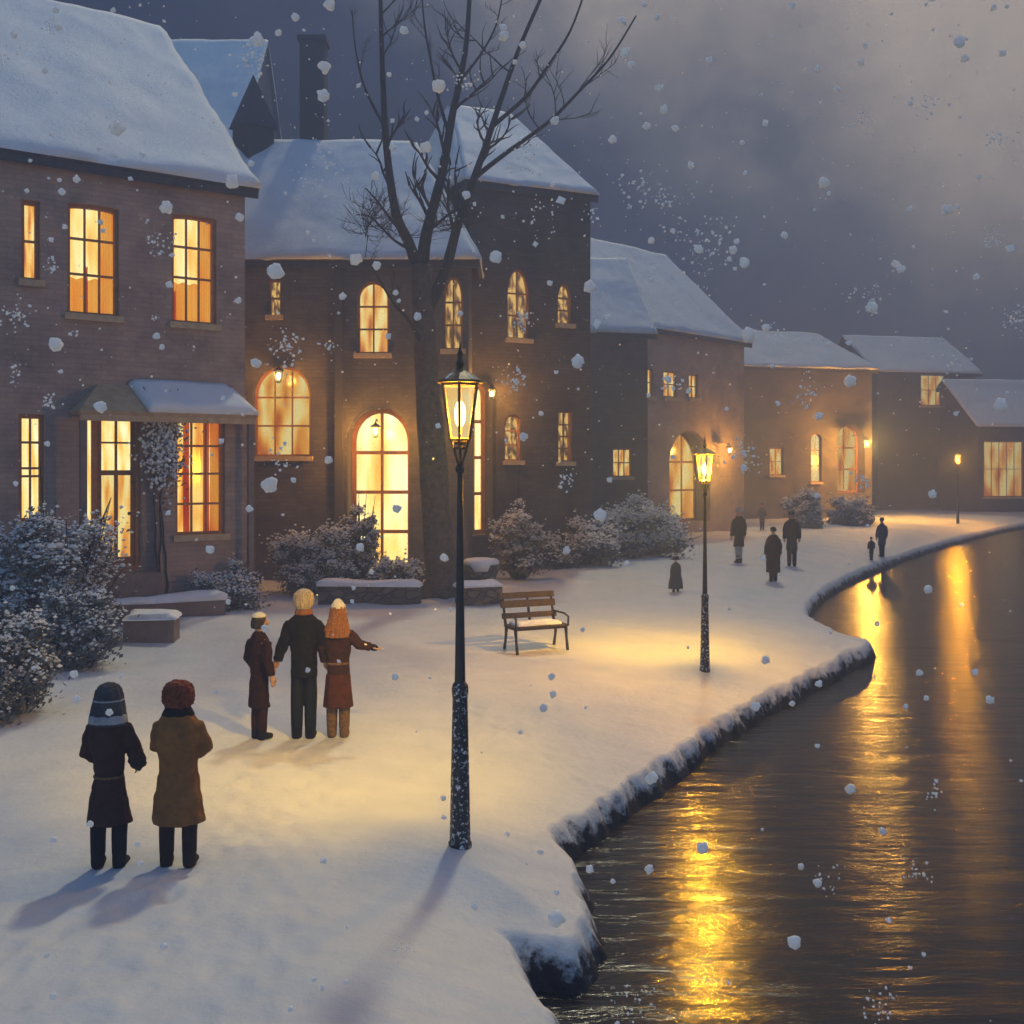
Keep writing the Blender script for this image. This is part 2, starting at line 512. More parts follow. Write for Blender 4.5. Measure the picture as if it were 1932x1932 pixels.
# ------------------------------------------------------------------ ground sheet, river
def build_ground():
    ys = list(np.linspace(-12, 4.0, 14)[:-1])
    y = 4.0
    while y < 110:
        ys.append(y); y *= 1.0046
    while y < 1500:
        ys.append(y); y *= 1.06
    ys = np.array(ys)
    us = np.concatenate([np.linspace(-4, -0.62, 24)[:-1], np.linspace(-0.62, -0.06, 90)[:-1], np.linspace(-0.06, 0.55, 220)[:-1],
                         np.linspace(0.55, 1.0, 60)[:-1], np.linspace(1.0, 5, 24)])
    w = np.maximum(ys, 4.0)
    X = us[None, :] * w[:, None]; Y = np.repeat(ys[:, None], len(us), 1)
    Z = gh_arr(X, Y) + dents(X, Y)
    nr, nc = X.shape
    co = np.stack([X, Y, Z], -1).reshape(-1, 3).astype(np.float32)
    idx = np.arange(nr * nc).reshape(nr, nc)
    q = np.stack([idx[:-1, :-1], idx[:-1, 1:], idx[1:, 1:], idx[1:, :-1]], -1).reshape(-1, 4)
    me = bpy.data.meshes.new('snowy_ground')
    me.vertices.add(len(co)); me.vertices.foreach_set('co', co.ravel())
    me.loops.add(q.size); me.loops.foreach_set('vertex_index', q.ravel().astype(np.int32))
    me.polygons.add(len(q)); me.polygons.foreach_set('loop_start', np.arange(0, q.size, 4, dtype=np.int32))
    me.polygons.foreach_set('use_smooth', np.ones(len(q), bool))
    me.update(calc_edges=True)
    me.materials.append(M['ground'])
    o = bpy.data.objects.new('snowy_ground', me); COL.objects.link(o); struct(o)


build_ground()


def water_mat():
    m, nt, out = new_mat('river_water')
    geo = N(nt, 'ShaderNodeNewGeometry')
    mp = N(nt, 'ShaderNodeMapping'); mp.inputs['Scale'].default_value = (1.15, 4.6, 1)
    nt.links.new(geo.outputs['Position'], mp.inputs['Vector'])
    n1 = N(nt, 'ShaderNodeTexNoise', Scale=1.1, Detail=5, Roughness=0.66, Distortion=0.5)
    nt.links.new(mp.outputs[0], n1.inputs['Vector'])
    mp2 = N(nt, 'ShaderNodeMapping'); mp2.inputs['Scale'].default_value = (0.35, 1.2, 1)
    nt.links.new(geo.outputs['Position'], mp2.inputs['Vector'])
    n2 = N(nt, 'ShaderNodeTexNoise', Scale=0.9, Detail=3)
    nt.links.new(mp2.outputs[0], n2.inputs['Vector'])
    ad = N(nt, 'ShaderNodeMath', operation='MULTIPLY_ADD'); ad.inputs[1].default_value = 2.6
    nt.links.new(n2.outputs['Fac'], ad.inputs[0]); nt.links.new(n1.outputs['Fac'], ad.inputs[2])
    bp = N(nt, 'ShaderNodeBump', Strength=1.0, Distance=0.021)
    nt.links.new(ad.outputs[0], bp.inputs['Height'])
    b = N(nt, 'ShaderNodeBsdfPrincipled', Roughness=0.17, IOR=1.33)
    b.inputs['Base Color'].default_value = (0.006, 0.008, 0.014, 1)
    b.inputs['Specular IOR Level'].default_value = 0.5
    nt.links.new(bp.outputs['Normal'], b.inputs['Normal'])
    nt.links.new(b.outputs['BSDF'], out.inputs['Surface'])
    return m


wm = MB(); wm.add([(-60, -14, WATER), (420, -14, WATER), (420, 160, WATER), (-60, 160, WATER)], [(0, 1, 2, 3)])
struct(wm.build('river_water', water_mat()))


# ------------------------------------------------------------------ facades, windows, roofs
class Face:
    def __init__(s, o, d):
        s.o = Vector((o[0], o[1])); s.d = Vector(d).normalized(); s.n = Vector((s.d.y, -s.d.x))

    def map(s, px, py, off=0.0):
        o = s.o + s.n * off; k = (px - CX) / F
        u = (k * o.y - o.x) / (s.d.x - k * s.d.y); Y = o.y + u * s.d.y
        return u, CH - (py - HY) / F * Y

    def p(s, u, z, off=0.0):
        q = s.o + s.d * u + s.n * off
        return Vector((q.x, q.y, z))

    def rect(s, x0, y0, x1, y1, off=0.0):
        a = s.map(x0, y0, off); b = s.map(x1, y0, off); c = s.map(x0, y1, off); d = s.map(x1, y1, off)
        return ((a[0] + c[0]) / 2, (b[0] + d[0]) / 2, (c[1] + d[1]) / 2, (a[1] + b[1]) / 2)   # u0,u1,z0,z1


def shape(u0, u1, z0, z1, kind):
    """outline, counter-clockwise from the bottom left"""
    w = (u1 - u0) / 2; uc = (u0 + u1) / 2
    if kind == 'flat':
        return [(u0, z0), (u1, z0), (u1, z1), (u0, z1)]
    if kind == 'slight':
        zs = z1 - 0.10 * w
        h = z1 - zs
    elif kind == 'round':
        h = min(w, (z1 - z0) * 0.45)
    else:
        h = min(2.0 * w, (z1 - z0) * 0.5)
    zs = z1 - h
    pts = [(u0, z0), (u1, z0)]
    n = 14
    for i in range(n + 1):
        t = i / n
        if kind in ('round', 'slight'):
            a = math.pi * t
            pts.append((uc + w * math.cos(a), zs + h * math.sin(a)))
        else:
            if t <= 0.5:
                q = t * 2; a = q * math.pi / 2
                pts.append((uc + w * math.cos(a) ** 0.8 if q < 1 else uc, zs + h * math.sin(a) ** 1.25))
            else:
                q = (1 - t) * 2; a = q * math.pi / 2
                pts.append((uc - w * math.cos(a) ** 0.8 if q < 1 else uc, zs + h * math.sin(a) ** 1.25))
    return pts


def top_at(poly, u):
    best = None
    for i in range(len(poly)):
        (a, za), (b, zb) = poly[i], poly[(i + 1) % len(poly)]
        if min(a, b) - 1e-6 <= u <= max(a, b) + 1e-6 and abs(b - a) > 1e-9:
            z = za + (zb - za) * (u - a) / (b - a)
            best = z if best is None else max(best, z)
    return best


def wall_panel(mb, fc, outer, holes, off=0.0, reveal=0.3):
    loops = [[Vector((u, z, 0)) for u, z in outer]] + [[Vector((u, z, 0)) for u, z in h] for h in holes]
    tris = tessellate_polygon(loops)
    flat = [p for l in loops for p in l]
    b = len(mb.v)
    for q in flat:
        mb.uv[len(mb.v)] = (q.x, q.y); mb.v.append(fc.p(q.x, q.y, off))
    for t in tris:
        a, c, d = (flat[i] for i in t)
        if (c - a).cross(d - a).z < 0:
            t = t[::-1]
        mb.f.append(tuple(b + i for i in t))
    for h in holes:
        n = len(h)
        for i in range(n):
            (ua, za), (ub, zb) = h[i], h[(i + 1) % n]
            k = len(mb.v)
            for (u, z, o, e) in ((ua, za, off, 0), (ub, zb, off, 0), (ub, zb, off - reveal, .3), (ua, za, off - reveal, .3)):
                mb.uv[len(mb.v)] = (u + e, z + e); mb.v.append(fc.p(u, z, o))
            mb.f.append((k, k + 1, k + 2, k + 3))


def shrink(poly, w):
    us = [p[0] for p in poly]; zs = [p[1] for p in poly]
    uc = (min(us) + max(us)) / 2; zc = (min(zs) + max(zs)) / 2
    su = max(0.05, 1 - 2 * w / (max(us) - min(us))); sz = max(0.05, 1 - 2 * w / (max(zs) - min(zs)))
    return [(uc + (u - uc) * su, zc + (z - zc) * sz) for u, z in poly]


def ring(mb, fc, outer, inner, off0, off1):
    n = len(outer); b = len(mb.v)
    for o in (off0, off1):
        for (u, z) in outer:
            mb.v.append(fc.p(u, z, o))
        for (u, z) in inner:
            mb.v.append(fc.p(u, z, o))
    for i in range(n):
        j = (i + 1) % n
        mb.f.append((b + 2 * n + i, b + 2 * n + j, b + 3 * n + j, b + 3 * n + i))
        mb.f.append((b + i, b + n + i, b + n + j, b + j))
        mb.f.append((b + n + i, b + 3 * n + i, b + 3 * n + j, b + n + j))
        mb.f.append((b + i, b + j, b + 2 * n + j, b + 2 * n + i))


def pane_mesh(fc, poly, off):
    mb = MB()
    us = [p[0] for p in poly]; zs = [p[1] for p in poly]
    for (u, z) in poly:
        mb.uv[len(mb.v)] = ((u - min(us)) / (max(us) - min(us)) , (z - min(zs)) / (max(zs) - min(zs)) )
        mb.v.append(fc.p(u, z, off))
    mb.f.append(tuple(range(len(poly))))
    return mb


def window(house, fc, poly, cols, rows, pane, off=0.0, fw=0.09, mw=0.045, sill=True, rowfr=None, curtains=(), rec=0.13, uvs=None):
    us = [p[0] for p in poly]; zs = [p[1] for p in poly]
    u0, u1, z0, z1 = min(us), max(us), min(zs), max(zs)
    mb = MB()
    inner = shrink(poly, fw)
    ring(mb, fc, shrink(poly, 0.002), inner, off - rec - 0.08, off - rec + 0.02)
    for c in range(1, cols):
        u = u0 + fw + (u1 - u0 - 2 * fw) * c / cols
        zt = (top_at(inner, u) or z1 - fw) + 0.01
        mb.box(fc.p(u - mw / 2, z0 + fw - 0.01, off - rec - 0.05), fc.p(mw, 0) - fc.p(0, 0), Vector((0, 0, zt - z0 - fw + 0.01)), fc.p(0, 0, 0.05) - fc.p(0, 0))
    fr = rowfr or [r / rows for r in range(1, rows)]
    for q in fr:
        z = z0 + fw + (z1 - z0 - 2 * fw) * q
        ua, ub = u0 + fw, u1 - fw
        for uu in np.linspace(u0 + fw, (u0 + u1) / 2, 12):
            t = top_at(inner, uu)
            if t is not None and t >= z:
                ua = uu; break
        ub = u0 + u1 - ua
        mb.box(fc.p(ua - 0.01, z - mw * 0.6, off - rec - 0.055), fc.p(ub - ua + 0.02, 0) - fc.p(0, 0), Vector((0, 0, mw * 1.2)), fc.p(0, 0, 0.06) - fc.p(0, 0))
    w = mb.build('window', M['frame'], house)
    pane_mesh(fc, shrink(poly, 0.004), off - rec - (0.16 if curtains else 0.07)).build('pane', M[pane], w)
    for (f0, f1, mt, bot, *tp) in curtains:
        cb = MB(); n = 18
        ua = u0 + (u1 - u0) * f0; ub = u0 + (u1 - u0) * f1
        zb = z0 + (z1 - z0) * bot
        for i in range(n + 1):
            u = ua + (ub - ua) * i / n
            o = off - rec - 0.115 + 0.018 * math.sin(i * 1.9)
            cb.v.append(fc.p(u, zb, o)); cb.v.append(fc.p(u, z0 + (z1 - z0) * tp[0] + 0.03 * math.sin(i * .9) if tp else z1 - 0.02, o))
        for i in range(n):
            cb.f.append((2 * i, 2 * i + 2, 2 * i + 3, 2 * i + 1))
        cb.build('curtain', M[mt], w, smooth=True)
    if sill:
        sb = MB()
        sb.box(fc.p(u0 - 0.08, z0 - 0.13, off + 0.003), fc.p(u1 - u0 + 0.16, 0) - fc.p(0, 0), Vector((0, 0, 0.15)), fc.p(0, 0, 0.13) - fc.p(0, 0))
        sb.build('sill', M['sill'], w)
    return w


def slab(quad, th, nu=24, nv=16, amp=0.045, rnd=0.16, seed=0.0, ov=0.0):
    """a snow blanket over a quad a,b,c,d (a-b eave, d-c ridge) with rounded borders"""
    a, b, c, d = (Vector(q) for q in quad)
    nrm = (b - a).cross(d - a).normalized()
    if nrm.z < 0:
        nrm = -nrm
    mb = MB(); top = []
    lu = (b - a).length; lv = (d - a).length
    for j in range(nv + 1):
        for i in range(nu + 1):
            s, t = i / nu, j / nv
            p = (a * (1 - s) + b * s) * (1 - t) + (d * (1 - s) + c * s) * t
            e = min(min(s, 1 - s) * lu, t * lv, (1 - t) * lv + 0.12)
            h = th * math.sqrt(max(0, min(1, (e + 0.03) / rnd)))
            h += amp * mnoise.noise(p * 0.6 + Vector((seed, 0, 0))) * 2 + amp * 0.6 * mnoise.noise(p * 2.1)
            jit = Vector((0, 0, 0))
            if j == 0:
                jit = (a - d).normalized() * (0.15 * mnoise.noise(p * 1.1 + Vector((0, seed, 0))) + 0.10 * mnoise.noise(p * 3.3))
            if i in (0, nu):
                jit = (b - a).normalized() * 0.05 * mnoise.noise(p * 2.7)
            mb.v.append(p + nrm * max(h, 0.02) + jit)
    m = len(mb.v)
    for j in range(nv + 1):
        for i in range(nu + 1):
            s, t = i / nu, j / nv
            mb.v.append((a * (1 - s) + b * s) * (1 - t) + (d * (1 - s) + c * s) * t + nrm * 0.004)
    W = nu + 1
    flip = (b - a).cross(d - a).z < 0
    def q(*f):
        mb.f.append(f[::-1] if flip else f)
    for j in range(nv):
        for i in range(nu):
            q(j * W + i, j * W + i + 1, (j + 1) * W + i + 1, (j + 1) * W + i)
    for i in range(nu):
        q(i, m + i, m + i + 1, i + 1); k = nv * W
        q(k + i, k + i + 1, m + k + i + 1, m + k + i)
    for j in range(nv):
        q(j * W, (j + 1) * W, m + (j + 1) * W, m + j * W)
        k = nu
        q(j * W + k, m + j * W + k, m + (j + 1) * W + k, (j + 1) * W + k)
    return mb


def plate(mb, quad, th):
    a, b, c, d = (Vector(q) for q in quad)
    nrm = (b - a).cross(d - a).normalized()
    if nrm.z < 0:
        nrm = -nrm
    lo = [p - nrm * th for p in (a, b, c, d)]
    vs = [a, b, c, d] + lo
    fs = [(0, 1, 2, 3), (7, 6, 5, 4), (0, 4, 5, 1), (1, 5, 6, 2), (2, 6, 7, 3), (3, 7, 4, 0)]
    mb.add(vs, fs)


def house_shell(name, label, fc, u0, u1, zE, depth, rise, wall, openings, side_open=(), hip_r=0.0, hip_l=0.0, ov=0.35,
                snow=0.14, zE1=None, group='snow roofed village houses', zb=-0.3):
    """returns the house Empty; front wall with holes, side and back walls, gable or hip roof with a snow blanket"""
    base = fc.p((u0 + u1) / 2, 0, -depth / 2)
    h = thing(name, base, label, 'house', group)
    mb = MB()
    wall_panel(mb, fc, [(u0, zb), (u1, zb), (u1, zE), (u0, zE)], openings)
    # sides, back
    zr = zE + rise
    def quadf(pts):
        k = len(mb.v)
        for (p, uv) in pts:
            mb.uv[len(mb.v)] = uv; mb.v.append(p)
        mb.f.append(tuple(range(k, k + len(pts))))
    for (u, sgn, hip) in ((u0, -1, hip_l), (u1, 1, hip_r)):
        pts = [(fc.p(u, zb, 0), (0, zb)), (fc.p(u, zb, -depth), (depth, zb)), (fc.p(u, zE, -depth), (depth, zE))]
        if not hip:
            pts.append((fc.p(u, zr - 0.03, -depth / 2), (depth / 2, zr)))
        pts.append((fc.p(u, zE, 0), (0, zE)))
        quadf(pts if sgn > 0 else pts[::-1])
    quadf([(fc.p(u1, zb, -depth), (0, zb)), (fc.p(u0, zb, -depth), (u1 - u0, zb)), (fc.p(u0, zE, -depth), (u1 - u0, zE)), (fc.p(u1, zE, -depth), (0, zE))])
    mb.build('wall', wall, h)
    k = rise / (depth / 2)
    ze = zE - ov * k + 0.06; zR = zr + 0.06
    ul, ur = u0 - ov, u1 + ov
    rl, rr = (u0 + hip_l if hip_l else ul), (u1 - hip_r if hip_r else ur)
    fl, fr_ = fc.p(ul, ze, ov), fc.p(ur, ze, ov)
    bl, br = fc.p(ul, ze, -depth - ov), fc.p(ur, ze, -depth - ov)
    tl, tr = fc.p(rl, zR, -depth / 2), fc.p(rr, zR, -depth / 2)
    rb = MB()
    plate(rb, (fl, fr_, tr, tl), 0.12); plate(rb, (br, bl, tl, tr), 0.12)
    if hip_r:
        plate(rb, (fr_, br, tr + Vector((0, 0, 0.001)), tr), 0.12)
    if hip_l:
        plate(rb, (bl, fl, tl, tl + Vector((0, 0, 0.001))), 0.12)
    # eaves board
    rb.box(fc.p(ul + 0.02, ze - 0.24, ov - 0.10), fc.p(ur - ul - 0.04, 0) - fc.p(0, 0), Vector((0, 0, 0.17)), fc.p(0, 0, 0.07) - fc.p(0, 0))
    roof = rb.build('roof', M['fascia'], h)
    sl = slab((fl, fr_, tr, tl), snow, 90, 36, seed=base.x)
    sl.build('roof_snow', M['snow'], roof, smooth=True)
    slab((br, bl, tl, tr), snow, 12, 8, seed=base.y).build('roof_snow', M['snow'], roof, smooth=True)
    if hip_r:
        slab((fr_, br, tr + Vector((0, 0.02, 0)), tr), snow, 14, 12, seed=3.3).build('roof_snow', M['snow'], roof, smooth=True)
    if hip_l:
        slab((bl, fl, tl, tl - Vector((0, 0.02, 0))), snow, 14, 12, seed=5.3).build('roof_snow', M['snow'], roof, smooth=True)
    h_roof[h] = roof
    return h


h_roof = {}


def chimney(house, c, w, d, z0, z1, mat):
    mb = MB()
    mb.box((c[0] - w / 2, c[1] - d / 2, z0), (w, 0, 0), (0, d, 0), (0, 0, z1 - z0))
    mb.box((c[0] - w / 2 - 0.08, c[1] - d / 2 - 0.08, z1 + 0.002), (w + 0.16, 0, 0), (0, d + 0.16, 0), (0, 0, 0.18))
    o = mb.build('chimney', mat, h_roof[house])
    return o


def point_light(name, loc, power, color, radius, parent=None):
    l = bpy.data.lights.new(name, 'POINT'); l.energy = power; l.color = color; l.shadow_soft_size = radius
    o = bpy.data.objects.new(name, l); COL.objects.link(o)
    if parent is not None:
        o.parent = parent; o.location = Vector(loc) - WL[parent]
    else:
        o.location = loc
    return o


LAMPC = (1.0, 0.62, 0.03)


def wall_lantern(fc, u, z, off, power, label, s=1.0):
    """small lit lantern on a bracket"""
    c = fc.p(u, z, off)
    t = thing('wall_lantern', c, label, 'lantern', 'lit lanterns on the house walls')
    mb = MB()
    mb.tube([fc.p(u, z + 0.30 * s, 0.0), fc.p(u, z + 0.34 * s, off * 0.6), fc.p(u, z + 0.24 * s, off)], 0.018 * s, 6)
    for k in range(4):
        a = math.pi / 4 + k * math.pi / 2
        q = Vector((math.cos(a), math.sin(a), 0))
        mb.tube([c + q * 0.08 * s - Vector((0, 0, 0.14 * s)), c + q * 0.12 * s + Vector((0, 0, 0.12 * s))], 0.010 * s, 5)
    mb.lathe(c, [(0.12 * s, 0.15 * s), (0.16 * s, 0.12 * s), (0.22 * s, 0.03 * s), (0.26 * s, 0.012 * s)], 8)
    mb.lathe(c, [(-0.17 * s, 0.04 * s), (-0.14 * s, 0.085 * s)], 8)
    mb.build('lantern_frame', M['iron'], t)
    b = MB(); b.ell(c, 0.055 * s, 0.055 * s, 0.085 * s, 10, 6)
    b.build('bulb', M['bulb'], t, smooth=True)
    point_light('lantern_light', c - Vector((0, 0, 0.0)) + Vector((fc.n.x, fc.n.y, 0)) * 0.2 * s, power, (1.0, 0.46, 0.06), 0.12, t)


# ---- house 1: the big brown house on the left
d1 = Vector((0.807, 0.59)).normalized()
c1 = V2(462, 1140)
f1 = Face((c1[0], c1[1]), d1)          # u = 0 at its right corner
u_l = -13.0
H1w = [((40, 378, 76, 530), 1, 2, 'W2', 'flat', None), ((127, 386, 225, 596), 3, 3, 'W1', 'slight', [0.36, 0.70]),
       ((324, 406, 409, 612), 3, 3, 'W1', 'slight', [0.42, 0.72])]
op = []; specs = []
for (rc, c, r, pm, kd, rf) in H1w:
    poly = shape(*f1.rect(*rc), kd); op.append(poly); specs.append((poly, c, r, pm, rf))
p4 = shape(*f1.rect(35, 782, 84, 985), 'flat'); op.append(p4)
pd = shape(*f1.rect(152, 778, 266, 1078), 'flat'); op.append(pd)
h1 = house_shell('brick_house', 'large brown brick house at the left edge with a lean-to porch and tall lit windows', f1, u_l, 0.0, 10.72, 14.0, 6.1, M['brick1'], op, snow=0.15, ov=0.28)
cur = [[], [(0.68, 0.98, 'curtain_orange', 0.0), (0.03, 0.67, 'curtain_orange', 0.0, 0.34), (0.36, 0.44, 'curtain_red', 0.0, 0.45)], [(0.66, 0.98, 'curtain_orange', 0.0), (0.03, 0.65, 'curtain_orange', 0.0, 0.38), (0.05, 0.16, 'curtain_red', 0.0, 0.30)]]
for (sp, cu) in zip(specs, cur):
    window(h1, f1, sp[0], sp[1], sp[2], sp[3], rowfr=sp[4], curtains=cu)
window(h1, f1, p4, 2, 4, 'W1', rowfr=[0.42, 0.50, 0.76])


def glazed_door(house, fc, poly, off, pane_top, pane_bot, split=0.62, side=0.17):
    us = [p[0] for p in poly]; zs = [p[1] for p in poly]
    u0, u1, z0, z1 = min(us), max(us), min(zs), max(zs)
    mb = MB()
    ring(mb, fc, shrink(poly, 0.002), shrink(poly, 0.10), off - 0.20, off - 0.08)
    ud = u0 + 0.10 + (u1 - u0) * side
    ue = u1 - 0.10
    du = lambda a: fc.p(a, 0) - fc.p(0, 0)
    out = fc.p(0, 0, 0.06) - fc.p(0, 0)
    H = z1 - z0
    mb.box(fc.p(ud - 0.06, z0 + 0.1, off - 0.18), du(0.12), (0, 0, H - 0.2), out * 1.4)
    dr = mb.build('door_frame', M['frame'], house)
    lb = MB()
    zsplit = z0 + H * split
    def bar(a, b, c, d):
        lb.box(fc.p(a, c, off - 0.19), du(b - a), (0, 0, d - c), out)
    bar(ud + 0.07, ud + 0.17, z0 + 0.1, z1 - 0.1); bar(ue - 0.10, ue, z0 + 0.1, z1 - 0.1)
    bar(ud + 0.17, ue - 0.10, z0 + 0.1, z0 + 0.32); bar(ud + 0.17, ue - 0.10, z1 - 0.2, z1 - 0.1)
    bar(ud + 0.17, ue - 0.10, zsplit - 0.06, zsplit + 0.06)
    um = (ud + 0.17 + ue - 0.10) / 2
    bar(um - 0.025, um + 0.025, zsplit + 0.06, z1 - 0.2); bar(um - 0.04, um + 0.04, z0 + 0.32, zsplit - 0.06)
    zm = (zsplit + z1) / 2
    bar(ud + 0.17, um - 0.025, zm - 0.022, zm + 0.022); bar(um + 0.025, ue - 0.10, zm - 0.022, zm + 0.022)
    door = lb.build('door', M['door'], house)
    pane_mesh(fc, [(ud + 0.14, zsplit), (ue - 0.06, zsplit), (ue - 0.06, z1 - 0.12), (ud + 0.14, z1 - 0.12)], off - 0.215).build('pane', M[pane_top], door)
    pane_mesh(fc, [(ud + 0.14, z0 + 0.2), (ue - 0.06, z0 + 0.2), (ue - 0.06, zsplit), (ud + 0.14, zsplit)], off - 0.212).build('pane', M[pane_bot], door)
    pane_mesh(fc, [(u0 + 0.05, z0 + 0.9), (ud, z0 + 0.9), (ud, z1 - 0.05), (u0 + 0.05, z1 - 0.05)], off - 0.21).build('side_light', M['W1'], dr)
    pb = MB(); pb.box(fc.p(u0 + 0.1, z0 + 0.1, off - 0.20), du(ud - u0 - 0.16), (0, 0, 0.85), out); pb.build('side_panel', M['door'], dr)
    hb = MB(); hb.ell(fc.p(ue - 0.15, z0 + H * 0.36, off - 0.09), 0.045, 0.045, 0.045, 8, 6); hb.build('handle', M['brass'], door, smooth=True)
    return door


glazed_door(h1, f1, pd, 0.0, 'W1', 'W3')
# porch: bay with window under a lean-to roof
BO = 0.35
bu0 = f1.map(300, 900, BO)[0]; bu1 = f1.map(468, 900, BO)[0]
zpt = f1.map(380, 780, BO)[1]
pb_ = shape(*f1.rect(331, 786, 425, 1010, BO), 'flat')
mb = MB()
wall_panel(mb, f1, [(bu0, -0.3), (bu1, -0.3), (bu1, zpt), (bu0, zpt)], [pb_], BO, 0.3)
for u, sg in ((bu0, 1), (bu1, -1)):
    k = len(mb.v)
    for (z, o) in ((-0.3, 0.0), (-0.3, BO), (zpt, BO), (zpt, 0.0)):
        mb.uv[len(mb.v)] = (o, z); mb.v.append(f1.p(u, z, o))
    mb.f.append((k, k + 1, k + 2, k + 3) if sg > 0 else (k + 3, k + 2, k + 1, k))
mb.build('bay_wall', M['brick1'], h1)
window(h1, f1, pb_, 3, 4, 'W2', off=BO, rowfr=[0.25, 0.52, 0.77],
       curtains=[(0.22, 0.34, 'curtain_red', 0.0), (0.62, 0.74, 'curtain_red', 0.0), (0.76, 0.98, 'curtain_orange', 0.0)])
PO = 0.95
pu0 = f1.map(150, 780, PO)[0]; pu1 = f1.map(486, 780, PO)[0]
zf = f1.map(320, 779, PO)[1]; zw = f1.map(330, 730, 0.0)[1]
wu0 = f1.map(185, 735)[0]; wu1 = f1.map(430, 735)[0]
pr = MB()
A, B, C_, D = f1.p(pu0, zf, PO), f1.p(pu1, zf, PO), f1.p(wu1, zw, 0.02), f1.p(wu0, zw, 0.02)
plate(pr, (A, B, C_, D), 0.10)
plate(pr, (B, f1.p(pu1, zf, 0.02), C_, C_ - Vector((0, 0, 0.001))), 0.1)
plate(pr, (f1.p(pu0, zf, 0.02), A, D, D - Vector((0, 0, 0.001))), 0.1)
pr.box(f1.p(pu0 + 0.03, zf - 0.22, PO - 0.12), f1.p(pu1 - pu0 - 0.06, 0) - f1.p(0, 0), (0, 0, 0.14), f1.p(0, 0, 0.08) - f1.p(0, 0))
porch = pr.build('porch_roof', mottled('porch_boards', (0.40, 0.27, 0.14), (0.56, 0.41, 0.25), 5), h1)
# snow lies on the right two thirds
def lerp(a, b, t):
    return a * (1 - t) + b * t
slab((lerp(A, B, 0.37), B, C_, lerp(D, C_, 0.22)), 0.16, 22, 8, amp=0.03, rnd=0.15).build('roof_snow', M['snow'], porch, smooth=True)
slab((B, f1.p(pu1, zf, 0.02), C_ - Vector((0.01, 0, 0)), C_), 0.13, 8, 8, rnd=0.15).build('roof_snow', M['snow'], porch, smooth=True)
for uu in (pu1 - 0.12, pu0 + 0.12):
    pp = MB()
    pp.box(f1.p(uu - 0.07, -0.2, PO - 0.22), f1.p(0.14, 0) - f1.p(0, 0), (0, 0, zf), f1.p(0, 0, 0.14) - f1.p(0, 0))
    pp.build('porch_post', M['brownstone'], h1)
sb = MB()
du0 = f1.map(150, 1078)[0]; du1 = f1.map(275, 1078)[0]; zst = f1.map(210, 1078)[1]
sb.box(f1.p(du0 - 0.1, -0.2, 0.003), f1.p(du1 - du0 + 0.2, 0) - f1.p(0, 0), (0, 0, zst + 0.18), f1.p(0, 0, 0.9) - f1.p(0, 0))
sb.box(f1.p(du0 - 0.3, -0.2, 0.905), f1.p(du1 - du0 + 0.6, 0) - f1.p(0, 0), (0, 0, zst * 0.5 + 0.18), f1.p(0, 0, 0.45) - f1.p(0, 0))
sb.build('door_step', M['brownstone'], h1)

# ---- house 2: frontal house with the arched doorways behind the bare tree
Y2 = 33.7
f2 = Face((0, Y2), (1, 0))
def fx(fc, px): return fc.map(px, 900)[0]
op2 = [shape(*f2.rect(673, 530, 735, 668), 'round'), shape(*f2.rect(655, 768, 772, 1092), 'round'),
       shape(*f2.rect(836, 522, 874, 660), 'gothic')]
u2a, u2b = fx(f2, 640), fx(f2, 945)
zE2 = f2.map(760, 476)[1]
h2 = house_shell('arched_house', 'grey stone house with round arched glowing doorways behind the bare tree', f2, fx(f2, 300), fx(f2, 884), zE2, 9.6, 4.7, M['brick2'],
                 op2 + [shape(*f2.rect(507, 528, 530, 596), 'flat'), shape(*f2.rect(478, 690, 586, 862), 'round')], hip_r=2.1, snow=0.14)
# pilaster where the two halves of the front meet
mb = MB(); mb.box(f2.p(u2a - 0.12, -0.3, 0.003), (0.24, 0, 0), (0, 0, zE2 + 0.1), (0, -0.14, 0)); mb.build('pilaster', M['brick2'], h2)
window(h2, f2, op2[0], 2, 3, 'W3', fw=0.08)
window(h2, f2, op2[2], 2, 3, 'W4', fw=0.07)
window(h2, f2, shape(*f2.rect(507, 528, 530, 596), 'flat'), 1, 2, 'W4', fw=0.05)
w_ = window(h2, f2, shape(*f2.rect(478, 690, 586, 862), 'round'), 3, 3, 'W6', sill=True, rec=0.24, fw=.08)


def arch_niche(house, fc, poly, depth, pane, cols, rows):
    """deep lit porch behind an arch: side lining and a glazed door at the back"""
    mb = MB(); n = len(poly)
    for i in range(n):
        (ua, za), (ub, zb) = poly[i], poly[(i + 1) % n]
        k = len(mb.v)
        for (u, z, o) in ((ua, za, -0.3), (ub, zb, -0.3), (ub, zb, -depth), (ua, za, -depth)):
            mb.uv[len(mb.v)] = (u - o, z); mb.v.append(fc.p(u, z, o))
        mb.f.append((k, k + 1, k + 2, k + 3))
    mb.build('porch_lining', M['brownstone'], house)
    window(house, fc, poly, cols, rows, pane, off=-depth + 0.22, fw=0.14, mw=0.09, sill=False)


arch_niche(h2, f2, op2[1], 1.1, 'W5', 2, 4)
chimney(h2, (P(592, 200, 39).x, 39.0), 0.85, 0.8, 13.0, P(592, 84, 39).z, M['brick3'])
tb = MB()
tc_ = P(478, 245, 38.2)
tb.lathe((tc_.x, tc_.y, 0), [(tc_.z - 1.2, 0.72), (tc_.z, 0.72), (tc_.z + 0.02, 0.86), (P(478, 142, 38.2).z, 0.02)], 4)
tb.build('turret', M['brick3'], h_roof[h2])

